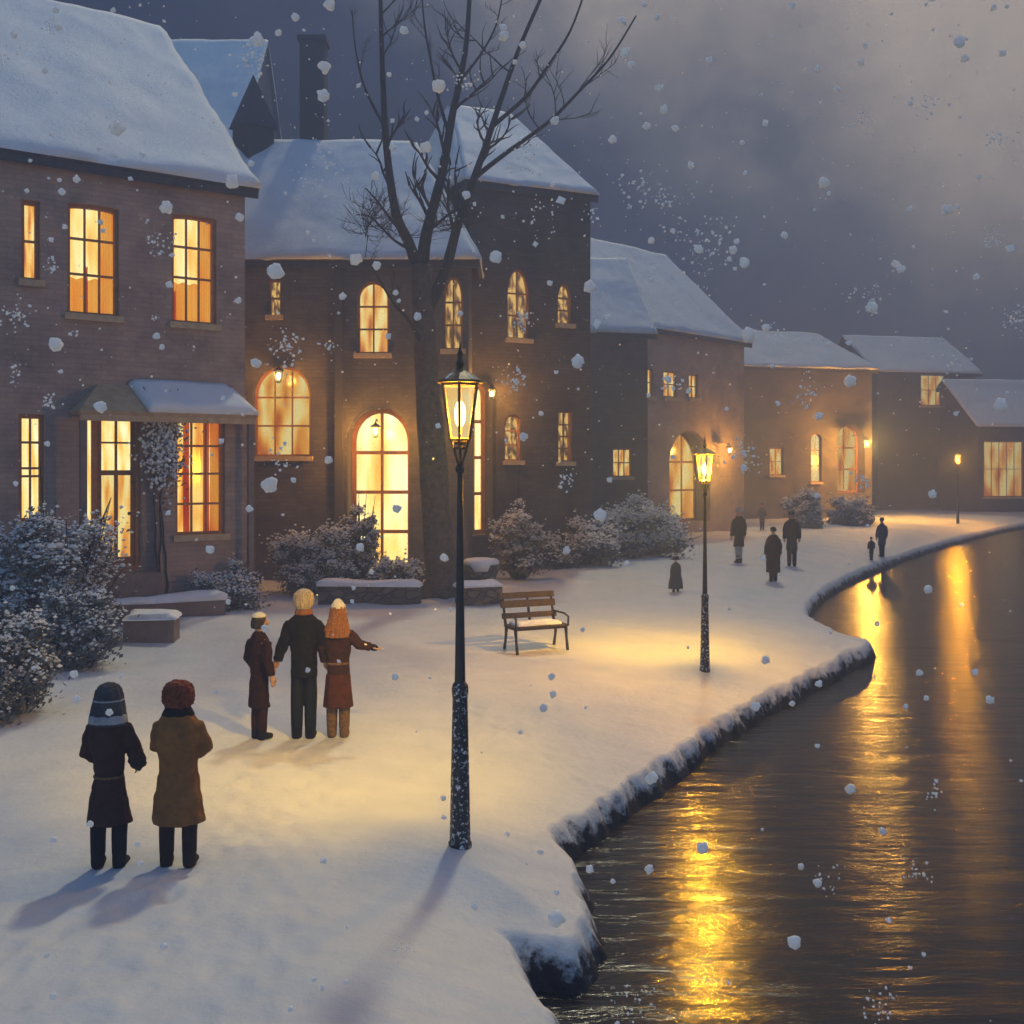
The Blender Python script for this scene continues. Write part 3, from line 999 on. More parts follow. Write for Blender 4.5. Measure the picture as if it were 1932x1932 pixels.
# ---- house 3: tall narrow house in the middle
a3 = V2(884, 1078); f3 = Face(a3, (0.90, 0.43))
u3 = fx(f3, 1114)
zE3 = f3.map(960, 343)[1]
op3 = [shape(*f3.rect(957, 508, 1000, 640), 'gothic'), shape(*f3.rect(1052, 535, 1080, 612), 'gothic'),
       shape(*f3.rect(952, 782, 984, 870), 'round'), shape(*f3.rect(1053, 775, 1080, 872), 'flat'), shape(*f3.rect(891, 716, 936, 1010), 'round')]
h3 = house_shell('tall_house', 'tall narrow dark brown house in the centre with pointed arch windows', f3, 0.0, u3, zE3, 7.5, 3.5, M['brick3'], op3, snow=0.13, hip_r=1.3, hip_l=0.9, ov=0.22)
arch_niche(h3, f3, op3[4], 1.0, 'W5', 2, 4)
for q, (c, r) in zip(op3, ((2, 3), (1, 3), (1, 3), (2, 4))):
    window(h3, f3, q, c, r, 'W4', fw=0.07)

# ---- annex between houses 3 and 4
fa = Face((P(1100, 900, 52).x, 52.0), (0.97, 0.24))
opa = [shape(*fa.rect(1156, 846, 1192, 900), 'flat')]
hA = house_shell('low_house', 'low dark house with a blue shadowed roof squeezed beside the tall house', fa, -1.0, fx(fa, 1222), fa.map(1150, 618)[1], 8.0, 3.9, M['brick3'], opa, snow=0.2)
window(hA, fa, opa[0], 3, 2, 'W3', fw=0.07)

# ---- house 4
c4 = P(1404, 900, 61); f4 = Face((c4.x, c4.y), (0.68, 0.733))
u4 = fx(f4, 1202)
op4 = [shape(*f4.rect(1209, 694, 1233, 748), 'flat'), shape(*f4.rect(1252, 700, 1278, 750), 'flat'), shape(*f4.rect(1300, 706, 1318, 752), 'flat'),
       shape(*f4.rect(1262, 812, 1340, 985), 'round')]
h4 = house_shell('gabled_house', 'brown house behind the second street lamp with a bright snowy gable roof', f4, u4, 0.0, f4.map(1300, 622)[1], 11.0, 5.2, M['brick1'], op4, snow=0.15)
for q in op4[:3]:
    window(h4, f4, q, 2, 2, 'W2', fw=0.08)
arch_niche(h4, f4, op4[3], 1.0, 'W3', 3, 3)

# ---- house 5
f5 = Face((P(1400, 900, 73).x, 73.0), (0.96, 0.28))
op5 = [shape(*f5.rect(1452, 845, 1478, 897), 'flat'), shape(*f5.rect(1530, 818, 1550, 910), 'round'), shape(*f5.rect(1580, 800, 1632, 930), 'round')]
h5 = house_shell('long_house', 'long low grey house right of the gabled house with a round glow at its door', f5, -2.0, fx(f5, 1645), f5.map(1500, 690)[1], 9.0, 2.7, M['brick2'], op5, snow=0.15, hip_r=1.5)
window(h5, f5, op5[0], 2, 2, 'W2', fw=0.08); window(h5, f5, op5[1], 1, 3, 'W1', fw=0.08)
arch_niche(h5, f5, op5[2], 1.0, 'W3', 2, 3)

# ---- house 6 and 7 at the right edge
f6 = Face((P(1655, 900, 88).x, 88.0), (0.98, 0.2))
op6 = [shape(*f6.rect(1737, 706, 1784, 766), 'flat'), shape(*f6.rect(1768, 826, 1838, 940), 'round')]
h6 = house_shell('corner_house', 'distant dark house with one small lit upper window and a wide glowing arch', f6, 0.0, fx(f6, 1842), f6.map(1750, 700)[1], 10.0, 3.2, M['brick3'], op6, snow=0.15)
window(h6, f6, op6[0], 3, 2, 'W3', fw=0.1); arch_niche(h6, f6, op6[1], 1.0, 'W2', 3, 3)
f7 = Face((P(1846, 900, 84).x, 84.0), (0.985, 0.17))
op7 = [shape(*f7.rect(1856, 832, 1932, 938), 'flat'), shape(*f7.rect(1950, 832, 2010, 938), 'flat')]
h7 = house_shell('shop_house', 'distant house cut by the right edge with a broad orange lit front', f7, 0.0, 18.0, f7.map(1890, 800)[1], 9.0, 3.6, M['brick3'], op7, snow=0.15)
window(h7, f7, op7[0], 5, 2, 'W3', fw=0.1); window(h7, f7, op7[1], 4, 2, 'W3', fw=0.1)
# ---- roof showing behind house 1
f8 = Face((P(270, 900, 50).x, 50.0), (1, 0.0))
h8 = house_shell('back_house', 'house standing behind the big brown house with only its roof showing', f8, -4.0, fx(f8, 452), f8.map(400, 262)[1], 10.0, 6.3, M['brick2'], [], snow=0.14, ov=0.2)

wall_lantern(f2, f2.map(532, 700)[0], f2.map(532, 712)[1], 0.5, 130, 'small lit lantern above the orange arched window of the arched house', 1.2)
u_, z_ = f2.map(713, 815); wall_lantern(f2, u_, z_, 0.6, 480, 'lit lantern hanging in the doorway arch left of the tree', 1.1)
u_, z_ = f3.map(914, 745); wall_lantern(f3, u_, z_, 0.6, 420, 'lit lantern in the arch right behind the street lamp', 1.1)
u_, z_ = f4.map(1352, 850); wall_lantern(f4, u_, z_, 0.8, 650, 'lit lantern on the brown house behind the second street lamp', 1.3)
u_, z_ = f5.map(1607, 838); wall_lantern(f5, u_, z_, 1.7, 6000, 'bright lantern on the long low house', 1.9)
u_, z_ = f6.map(1803, 822); wall_lantern(f6, u_, z_, 0.9, 1700, 'lantern over the wide arch of the distant corner house', 1.5)


# ------------------------------------------------------------------ street lamps
AMBER = (1.0, 0.43, 0.035)


def street_lamp(base, H, label, power, spot=None, col=LAMPC):
    t = thing('street_lamp', base, label, 'street lamp', 'street lamps along the river')
    k = H / 4.83
    zz = lambda y: (1565 - y) * 0.00511 * k
    b = Vector(base)
    mb = MB()
    mb.lathe(b, [(-0.1, 0.115 * k), (0.05, 0.112 * k), (0.06, 0.100 * k), (zz(1470), 0.092 * k), (zz(1285), 0.072 * k), (zz(1272), 0.080 * k), (zz(1262), 0.080 * k), (zz(1255), 0.058 * k)], 8)
    mb.build('base', M['iron_snow'], t)
    mb = MB()
    mb.lathe(b, [(zz(1255) + 0.001, 0.052 * k), (zz(1100), 0.040 * k), (zz(862), 0.026 * k), (zz(858), 0.045 * k), (zz(850), 0.045 * k), (zz(846), 0.028 * k), (zz(838), 0.022 * k)], 12)
    mb.build('pole', M['iron'], t)
    # lantern
    zl0, zl1 = zz(798), zz(694)
    r0, r1 = 0.105 * k, 0.185 * k
    S = 6
    fm = MB()
    ang = [math.pi / 6 + 2 * math.pi * i / S for i in range(S)]
    q = lambda r, a, z: b + Vector((r * math.cos(a), r * math.sin(a), z))
    for a in ang:
        fm.tube([q(r0, a, zl0), q(r1, a, zl1)], 0.014 * k, 6)
        fm.tube([q(r0 * 0.95, a, zl0), q(0.020 * k, a, zz(845))], 0.011 * k, 5)
    for (r, z, w) in ((r0, zl0, 0.017), (r1, zl1, 0.02), (r0 * 0.62, zz(815), 0.012)):
        for i in range(S):
            fm.tube([q(r, ang[i], z), q(r, ang[(i + 1) % S], z)], w * k, 5)
    fm.lathe(b, [(zl0 - 0.05 * k, 0.055 * k), (zl0 - 0.02 * k, 0.075 * k), (zl0 + 0.012 * k, 0.07 * k)], 12)
    fm.build('lantern_frame', M['brass'], t)
    for i in range(S):
        a, c = ang[i], ang[(i + 1) % S]
        g = MB(); s_ = 0.965
        g.add([q(r0 * s_, a, zl0 + 0.012), q(r0 * s_, c, zl0 + 0.012), q(r1 * s_, c, zl1 - 0.012), q(r1 * s_, a, zl1 - 0.012)], [(0, 1, 2, 3)])
        g.build('glass_pane', M['glass'], t)
    rf = MB()
    rf.lathe(b, [(zl1 + 0.004, 0.17 * k), (zl1 + 0.012, 0.225 * k), (zl1 + 0.035 * k, 0.222 * k), (zz(680), 0.17 * k), (zz(672), 0.10 * k), (zz(668), 0.05 * k), (zz(664), 0.035 * k)], 12)
    ro = rf.build('lamp_roof', M['brass'], t)
    fi = MB(); fi.lathe(b, [(zz(664), 0.025 * k), (zz(655), 0.045 * k), (zz(645), 0.022 * k), (zz(636), 0.030 * k), (zz(628), 0.012 * k), (zz(612), 0.004 * k)], 10)
    fi.build('finial', M['iron'], ro)
    bl = MB(); bc = b + Vector((0, 0, (zl0 + zl1) / 2 - 0.02)); bl.ell(bc, 0.055 * k, 0.055 * k, 0.13 * k, 12, 8)
    bl.build('bulb', M['bulb'], t, smooth=True)
    sn = MB()
    sn.lathe(b + Vector((0, 0, 0)), [(zl1 + 0.037 * k, 0.20 * k, 0.20 * k), (zz(683), 0.185 * k), (zz(676), 0.13 * k), (zz(669), 0.055 * k)], 14, fold=5, famp=0.06)
    sn.build('roof_snow', M['snow'], ro, smooth=True)
    point_light('lamp_light', bc, power, col, 0.10, t)
    if spot:  # added spot, aimed to shift the pool on the snow; lantern holds no reflector
        tgt, pw, cone = spot
        l = bpy.data.lights.new('added_pool_spot', 'SPOT'); l.energy = pw; l.color = LAMPC; l.spot_size = R(cone); l.spot_blend = 1.0; l.shadow_soft_size = 0.12
        o = bpy.data.objects.new('added_pool_spot', l); COL.objects.link(o); o.parent = t
        loc = bc + Vector((0, 0, -0.0)); o.location = loc - b
        o.rotation_euler = (Vector(tgt) - loc).to_track_quat('-Z', 'Y').to_euler()
    return t


L1 = G(868, 1566); L2 = G(1330, 1250)
street_lamp(L1, 4.83, 'tall black street lamp in the foreground at the water edge', 480, ((-2.2, 13.2, 0), 4700, 86))
street_lamp(L2, 4.18, 'second black street lamp beside the river beyond the bench', 4200, ((L2.x - 0.6, L2.y + 2.6, 0), 3300, 84), (1.0, 0.51, 0.035))
L3 = G(1807, 986); street_lamp(L3, 4.6, 'farthest street lamp standing small by the bend of the river', 12000, None, AMBER)

# ------------------------------------------------------------------ the bare tree
def bare_tree():
    YT = 29.6
    base = G(838, 1128); base = Vector((base.x, base.y, base.z)); YT = base.y
    t = thing('bare_tree', base, 'tall leafless tree with forked black limbs in front of the arched house', 'tree')
    def path(pts, dep=None):
        out = []
        for i, (x, y) in enumerate(pts):
            out.append(P(x, y, YT + (dep[i] if dep else 0)))
        return [Vector(q) for q in catmull([tuple(o) for o in out], 4)]
    def rad(n, a, b, pw=1.0):
        return [(a + (b - a) * (i / (n - 1)) ** pw) * YT / F for i in range(n)]
    tr = MB()
    tp = path([(846, 1140), (836, 1100), (826, 1000), (816, 860), (808, 740), (802, 640), (797, 560), (793, 500)])
    tr.tube(tp, rad(len(tp), 38, 19, 0.6), 14, wob=0.05)
    for a in range(7):
        an = a * 0.9 + 0.3
        b0 = base + Vector((0, 0, 0.5)); b1 = base + Vector((math.cos(an) * 0.85, math.sin(an) * 0.6, -0.12))
        tr.tube([b0, (b0 + b1) / 2 + Vector((0, 0, 0.02)), b1], [0.30, 0.2, 0.08], 8)
    tr.build('trunk', M['bark'], t, smooth=True)
    cr = MB()
    limbs = [
        ([(793, 520), (770, 455), (748, 405), (734, 320), (726, 230), (721, 110), (717, -40)], 16, 4.5, [0, 0, -.2, -.4, -.6, -.8, -1]),
        ([(796, 515), (803, 450), (815, 400), (836, 320), (851, 230), (868, 150), (880, 80), (888, -40)], 17, 5, [0, .1, .2, .3, .3, .2, .1, 0]),
        ([(806, 590), (842, 505), (862, 430), (890, 350), (918, 270), (948, 180), (980, 90), (1028, -20)], 15, 4, [0, .1, .2, .4, .5, .7, .9, 1]),
        ([(895, 335), (960, 285), (1035, 230), (1090, 175), (1150, 110), (1200, 30)], 7, 2, [.4, .6, .8, 1., 1.1, 1.2]),
        ([(929, 238), (990, 185), (1030, 130), (1075, 60), (1105, -20)], 6, 2, [.6, .3, .1, 0, -.2]),
        ([(804, 668), (775, 610), (745, 575), (720, 535), (700, 500)], 6, 1.6, [0, -.5, -.8, -1, -1.2]),
        ([(768, 450), (735, 410), (712, 380), (690, 355)], 5, 1.6, [0, -.3, -.5, -.6]),
        ([(772, 470), (740, 450), (700, 410), (672, 405)], 4.5, 1.4, [0, .4, .6, .8]),
        ([(846, 250), (826, 180), (812, 110), (800, 40), (795, -30)], 5, 1.6, [.3, .6, .8, .9, 1]),
        ([(726, 240), (690, 170), (672, 100), (664, 20)], 4, 1.2, [-.6, -.9, -1.1, -1.2]),
        ([(870, 150), (905, 105), (935, 50), (950, -20)], 4, 1.3, [.2, -.2, -.4, -.6]),
        ([(855, 430), (880, 410), (905, 400)], 4, 1.4, [.2, -.2, -.4]),
    ]
    paths = []
    for (pts, a, b, dep) in limbs:
        q = path(pts, dep); cr.tube(q, rad(len(q), a * .8, b * .8, 0.75), 9, wob=0.05); paths.append((q, a, b))
    rnd = random.Random(5)
    def sub(p, d, r, ln, lvl):
        n = 6; pts = [p]; dd = d.copy(); cur = p.copy()
        for i in range(n):
            dd = (dd + Vector((rnd.uniform(-.22, .22), rnd.uniform(-.22, .22), rnd.uniform(-.1, .22)))).normalized()
            cur = cur + dd * ln / n; pts.append(cur.copy())
        cr.tube(pts, [r * (1 - 0.72 * i / n) for i in range(n + 1)], 4 if lvl < 2 else 5, cap=False)
        if lvl > 0:
            for i in range(2, n + 1):
                for _ in range(1 if lvl > 1 else rnd.choice((1, 1, 2))):
                    ax = Vector((rnd.uniform(-1, 1), rnd.uniform(-1, 1), rnd.uniform(-.5, .8))).normalized()
                    nd = (dd + ax * 0.9).normalized()
                    sub(pts[i], nd, r * 0.6, ln * rnd.uniform(.35, .6), lvl - 1)
    for (q, a, b) in paths:
        L = sum((q[i + 1] - q[i]).length for i in range(len(q) - 1))
        for i in range(4, len(q) - 1):
            if rnd.random() < (0.28 if a > 8 else 0.45):
                tdir = (q[i + 1] - q[i - 1]).normalized()
                ax = Vector((rnd.uniform(-1, 1), rnd.uniform(-.8, .8), rnd.uniform(-.2, .5))).normalized()
                fr = i / len(q)
                r = (a + (b - a) * fr) * YT / F * 0.32
                sub(q[i], (tdir * 0.8 + ax).normalized(), max(0.010, r), min(2.0, 0.25 * L) * rnd.uniform(.5, 1.0), 1 if a > 6 else 1)
    # a dense spray of fine twigs low on the left and right of the fork
    for (x, y, n) in ((700, 405, 12), (720, 430, 12), (690, 440, 10), (745, 440, 6), (850, 430, 14), (870, 415, 12)):
        for _ in range(n):
            p = P(x + rnd.uniform(-8, 8), y + rnd.uniform(-8, 8), YT + rnd.uniform(-.8, .8))
            sub(p, Vector((rnd.uniform(-1, 1), rnd.uniform(-.4, .4), rnd.uniform(-.3, 1))).normalized(), 0.012, rnd.uniform(.5, 1.0), 1)
    cr.build('crown', M['twig'], t)


bare_tree()


# ------------------------------------------------------------------ bushes
def bush(base, rx, ry, h, label, nleaf=5000, leaf='leaf', snow=0.5, seed=1, ls=0.055, tw=True, lobes=5):
    t = thing('snowy_bush', base, label, 'bush', 'snow dusted bushes')
    rnd = np.random.RandomState(seed); b = Vector(base)
    # clumps spread through the volume
    cl = []
    for i in range(lobes * 9):
        a = rnd.uniform(0, 2 * math.pi); rr = math.sqrt(rnd.uniform(0, 1)) * 0.85
        zz = rnd.uniform(0.10, 0.88) * math.sqrt(max(0.05, 1 - rr * rr * 0.9)) * rnd.uniform(.75, 1.12)
        cl.append((rr * math.cos(a) * rx, rr * math.sin(a) * ry, zz * h, rnd.uniform(.10, .30) * min(rx, h * .8)))
    nleaf = int(nleaf * 1.5)
    mb = MB(); sm = MB()
    for i in range(nleaf):
        c = cl[rnd.randint(len(cl))]
        d = Vector(rnd.normal(size=3)); d.normalize()
        r = c[3] * (rnd.uniform(0.1, 1) ** 0.5) * (1 + 0.45 * abs(rnd.normal()) ** 1.5)
        p = b + Vector((c[0] + d.x * r, c[1] + d.y * r, max(0.0, c[2] + d.z * r * 0.9)))
        n = Vector(rnd.normal(size=3)).normalized(); tt = n.orthogonal().normalized(); bb = n.cross(tt)
        s = ls * .78 * rnd.uniform(.5, 1.5); e = rnd.uniform(.35, .7)
        mb.add([p - tt * s, p + bb * s * e, p + tt * s, p - bb * s * e], [(0, 1, 2, 3)])
        rel = d.z * 0.6 + (p.z - b.z) / h * 0.7
        if rnd.uniform() < snow * max(0, rel) * 1.25:
            s2 = ls * rnd.uniform(.25, .95)
            k = len(sm.v); q = p + Vector((0, 0, s * 0.3))
            sm.add([q + Vector((s2, 0, 0)), q + Vector((0, s2, 0)), q + Vector((-s2, 0, 0)), q + Vector((0, -s2, 0)), q + Vector((0, 0, s2 * .8)), q - Vector((0, 0, s2 * .4))],
                   [(0, 1, 4), (1, 2, 4), (2, 3, 4), (3, 0, 4), (1, 0, 5), (2, 1, 5), (3, 2, 5), (0, 3, 5)])
    mb.build('foliage', M[leaf], t)
    for c in cl:
        if c[2] + c[3] < .3 * h:
            continue
        for _ in range(int(5 + 9 * snow)):
            d = Vector((rnd.normal(), rnd.normal(), abs(rnd.normal()) * 1.1 + .35)).normalized()
            r = c[3] * rnd.uniform(.85, 1.12)
            p = b + Vector((c[0] + d.x * r, c[1] + d.y * r, c[2] + d.z * r * .92))
            a = c[3] * rnd.uniform(.05, .17)
            sm.ell(p, a * rnd.uniform(.8, 1.6), a * rnd.uniform(.8, 1.6), a * .55, 7, 4)
            sm.ell(p + Vector((a * rnd.normal() * .8, a * rnd.normal() * .8, -a * .2)), a * .8, a * .7, a * .4, 6, 4)
    sm.build('snow_cover', M['flake'], t)['kind'] = 'stuff'
    tb = MB()
    for i in range(90):
        c = cl[rnd.randint(len(cl))]
        q = 1.05 + abs(rnd.normal()) * .22
        e = b + Vector((c[0] * q, c[1] * q, c[2] * q + .03 * h))
        s0 = b + Vector((c[0] * .2, c[1] * .2, -0.05))
        m_ = (s0 + e) / 2 + Vector((rnd.normal() * .06 * rx, 0, rnd.normal() * .05))
        tb.tube([s0, m_, e], [0.03, 0.016, 0.006], 4)
    tb.build('stems', M['twig'], t)
    return t


def bush_px(x0, x1, ytop, ybase, label, **kw):
    b = G((x0 + x1) / 2, ybase)
    rx = (x1 - x0) / 2 / F * b.y; h = (ybase - ytop) / F * b.y
    return bush((b.x, b.y, b.z - 0.03), rx, kw.pop('ry', rx * 0.8), h, label, **kw)


bush_px(-150, 105, 1085, 1350, 'dark snow flecked bush at the left edge nearest the couple', nleaf=11000, snow=0.55, seed=3, ls=0.05)
bush_px(-70, 245, 925, 1225, 'tall twiggy bush below the small lower window at the left', nleaf=15000, snow=1.0, seed=4, ls=0.055, leaf='leaf_brown')
bush_px(60, 240, 1075, 1262, 'low bush at the foot of the door of the brown house', nleaf=7000, snow=0.5, seed=14, ls=0.05)
bush_px(358, 492, 1058, 1152, 'small rounded bush under the bay window', nleaf=5000, snow=0.8, seed=5, ls=0.055)
bush_px(505, 668, 975, 1118, 'blue grey bush between the brown house and the glowing doorway', nleaf=7000, snow=1.0, seed=6, ls=0.06)
bush_px(640, 715, 905, 1112, 'upright bush lit gold at the left side of the glowing doorway', nleaf=5500, snow=0.9, seed=7, ls=0.06, leaf='leaf_brown')
bush_px(700, 800, 1040, 1122, 'low lit bush in front of the glowing doorway', nleaf=4000, snow=1.0, seed=8, ls=0.06, leaf='leaf_brown')
bush_px(925, 1035, 900, 1092, 'bush right of the foreground lamp post lit by the arch', nleaf=6000, snow=1.0, seed=9, ls=0.07, leaf='leaf_brown')
bush_px(1000, 1170, 945, 1068, 'broad snow covered bush behind the bench', nleaf=7000, snow=1.3, seed=10, ls=0.08)
bush_px(1110, 1290, 925, 1050, 'broad blue shadowed bush left of the second lamp', nleaf=7000, snow=1.3, seed=11, ls=0.085)
bush_px(1150, 1270, 900, 1005, 'far bush below the orange window of the low house', nleaf=4000, snow=1.0, seed=12, ls=0.10)
bush_px(1472, 1560, 915, 995, 'far grey bush in front of the long low house', nleaf=4000, snow=1.0, seed=13, ls=0.11)
bush_px(1560, 1650, 925, 990, 'far low bush under the bright lantern', nleaf=3500, snow=1.0, seed=15, ls=0.11)


def climber(fc, px0, px1, py0, py1, off, label, n=1500, seed=1, leaf='leaf_brown'):
    u0, u1, z0, z1 = fc.rect(px0, py0, px1, py1, off)
    rnd = np.random.RandomState(seed)
    base = fc.p((u0 + u1) / 2, 0, off)
    t = thing('climbing_plant', base, label, 'climbing plant', 'snowy climbing plants on the brown house')
    st = MB()
    for i in range(3):
        pts = []; u = (u0 + u1) / 2 + rnd.uniform(-.15, .15)
        for z in np.linspace(-0.05, z1 - 0.2, 14):
            u += rnd.uniform(-.06, .06); u = min(max(u, u0 + .05), u1 - .05)
            pts.append(fc.p(u, z, off - 0.02))
        st.tube(pts, [0.03 - 0.0016 * k for k in range(len(pts))], 5)
    st.build('stem', M['twig'], t)
    lf = MB(); sn = MB()
    for i in range(n):
        a = rnd.normal(0, .36, 2)
        u = (u0 + u1) / 2 + a[0] * (u1 - u0); z = (z0 + z1) / 2 + a[1] * (z1 - z0)
        z = max(z, 0.1)
        p = fc.p(u, z, off + abs(rnd.normal(0, .09)))
        nn = Vector(rnd.normal(size=3)).normalized(); tt = nn.orthogonal().normalized(); bb = nn.cross(tt)
        s = .05 * rnd.uniform(.5, 1.4)
        lf.add([p - tt * s, p + bb * s * .6, p + tt * s, p - bb * s * .6], [(0, 1, 2, 3)])
        if rnd.uniform() < 0.33:
            s2 = .045 * rnd.uniform(.5, 1.3); q = p + Vector((fc.n.x, fc.n.y, 0)) * 0.05
            sn.add([q + Vector((s2, 0, 0)), q + Vector((0, s2, 0)), q + Vector((-s2, 0, 0)), q + Vector((0, -s2, 0)), q + Vector((0, 0, s2)), q - Vector((0, 0, s2))],
                   [(0, 1, 4), (1, 2, 4), (2, 3, 4), (3, 0, 4), (1, 0, 5), (2, 1, 5), (3, 2, 5), (0, 3, 5)])
    lf.build('foliage', M[leaf], t); sn.build('snow_cover', M['snow'], t)['kind'] = 'stuff'


climber(f1, 278, 330, 790, 900, 0.42, 'snowy climbing plant between the door and the bay window', 1500, 2)

# ------------------------------------------------------------------ low walls, blocks
def low_wall(pts, h, th, label, mat='stone', name='garden_wall'):
    """pts: ground points of its front line"""
    b = Vector(pts[0])
    t = thing(name, ((pts[0][0] + pts[-1][0]) / 2, (pts[0][1] + pts[-1][1]) / 2, 0), label, 'garden wall')
    mb = MB()
    for a, c in zip(pts[:-1], pts[1:]):
        a = Vector((a[0], a[1], 0)); c = Vector((c[0], c[1], 0)); d = (c - a); n = Vector((-d.y, d.x, 0)).normalized()
        mb.box(a - Vector((0, 0, .2)), d, n * th, (0, 0, h + .2))
    w = mb.build('stonework', M[mat], t)
    for a, c in zip(pts[:-1], pts[1:]):
        a = Vector((a[0], a[1], h + .003)); c = Vector((c[0], c[1], h + .003)); d = (c - a); n = Vector((-d.y, d.x, 0)).normalized()
        e = d.normalized() * .04
        slab((a - e - n * .04, c + e - n * .04, c + e + n * (th + .04), a - e + n * (th + .04)), .17, 40, 8, amp=.06, rnd=.2).build('wall_snow', M['snow'], t, smooth=True)
    return t


low_wall([V2(600, 1140), V2(790, 1142)], 0.45, 0.4, 'low rough stone wall below the glowing doorway')
low_wall([V2(868, 1142), V2(948, 1138)], 0.42, 0.4, 'short low stone wall right of the tree trunk')
low_wall([V2(205, 1176), V2(425, 1163)], 0.38, 0.5, 'long low wall with a snow ledge before the brown house', 'brownstone')
low_wall([V2(232, 1216), V2(328, 1214)], 0.46, 0.7, 'squat brown stone block in front of the long low wall', 'brownstone', 'stone_block')
# planter with snow
pbx = V2(906, 1128)
t = thing('stone_planter', (pbx[0], pbx[1], 0), 'stone planter heaped with lit snow right of the tree', 'planter')
mb = MB(); mb.lathe((pbx[0], pbx[1] + .4, 0), [(-.1, .40), (.12, .40), (.14, .34), (.3, .32), (.62, .46), (.78, .52), (.86, .54), (.86, .47), (.7, .44)], 8)
mb.build('bowl', M['stone'], t, smooth=False)
mb = MB(); mb.lathe((pbx[0], pbx[1] + .4, 0), [(.70, .43), (.86, .50), (.95, .50), (1.0, .40), (1.03, .22), (1.04, .08)], 24, fold=3, famp=.10)
mb.build('snow_heap', M['snow'], t, smooth=True)

# ------------------------------------------------------------------ bench
def bench():
    o = G(1012, 1224); t = thing('park_bench', o, 'dark wooden park bench with a slatted back on the snow', 'bench')
    ang = R(-24); ca, sa = math.cos(ang), math.sin(ang)
    # local: x along the bench, y = depth (front is -y)
    ex = Vector((ca, -sa, 0)); ey = Vector((sa, ca, 0))
    def L(x, y, z): return o + ex * x + ey * y + Vector((0, 0, z))
    def bar(x0, x1, y0, y1, z0, z1, mb): mb.box(L(x0, y0, z0), ex * (x1 - x0), ey * (y1 - y0), (0, 0, z1 - z0))
    W = 0.58
    sm = MB()
    for i in range(4):
        y = -0.24 + i * 0.125; bar(-W, W, y, y + 0.10, 0.47, 0.505, sm)
    bar(-W + .05, W - .05, -0.22, 0.24, .43, .468, sm)
    seat = sm.build('seat', M['benchwood'], t)
    bk = MB()
    for (z, hh) in ((.60, .10), (.80, .13), (.97, .11)):
        yb = .26 + (z - .5) * .30
        bk.box(L(-W, yb, z), ex * 2 * W, ey * 0.035, Vector((0, 0, hh)) + ey * hh * .28)
    back = bk.build('backrest', M['benchwood'], t)
    for x in (-W + .06, 0.0, W - .06):
        sp = MB(); sp.tube([L(x, .27, .46), L(x, .33, .62), L(x, .44, 1.06)], [.03, .028, .022], 6); sp.build('back_support', M['iron'], t)
    for x in (-W + .05, W - .05):
        for (y0, y1) in ((-.20, -.30), (.22, .34)):
            lg = MB(); lg.tube([L(x, y0, .46), L(x, y0 * 1.0 + (y1 - y0) * .3, .25), L(x, y1, -.06)], [.036, .026, .034], 7); lg.build('leg', M['iron'], t)
    for x in (-W + .03, W - .03):
        ar = MB(); ar.tube([L(x, -.26, .48), L(x, -.27, .66), L(x, -.1, .70), L(x, .33, .70)], .02, 6); ar.build('armrest', M['iron'], t)
    s = slab((L(-W + .1, -.22, .507), L(W - .15, -.22, .507), L(W - .15, .2, .507), L(-W + .1, .2, .507)), .05, 16, 8, amp=.02, rnd=.1)
    s.build('seat_snow', M['snow'], t, smooth=True)


bench()


# ------------------------------------------------------------------ people
def rot_z(v, a, o):
    c, s = math.cos(a), math.sin(a)
    return Vector((o.x + v[0] * c - v[1] * s, o.y + v[0] * s + v[1] * c, o.z + v[2]))


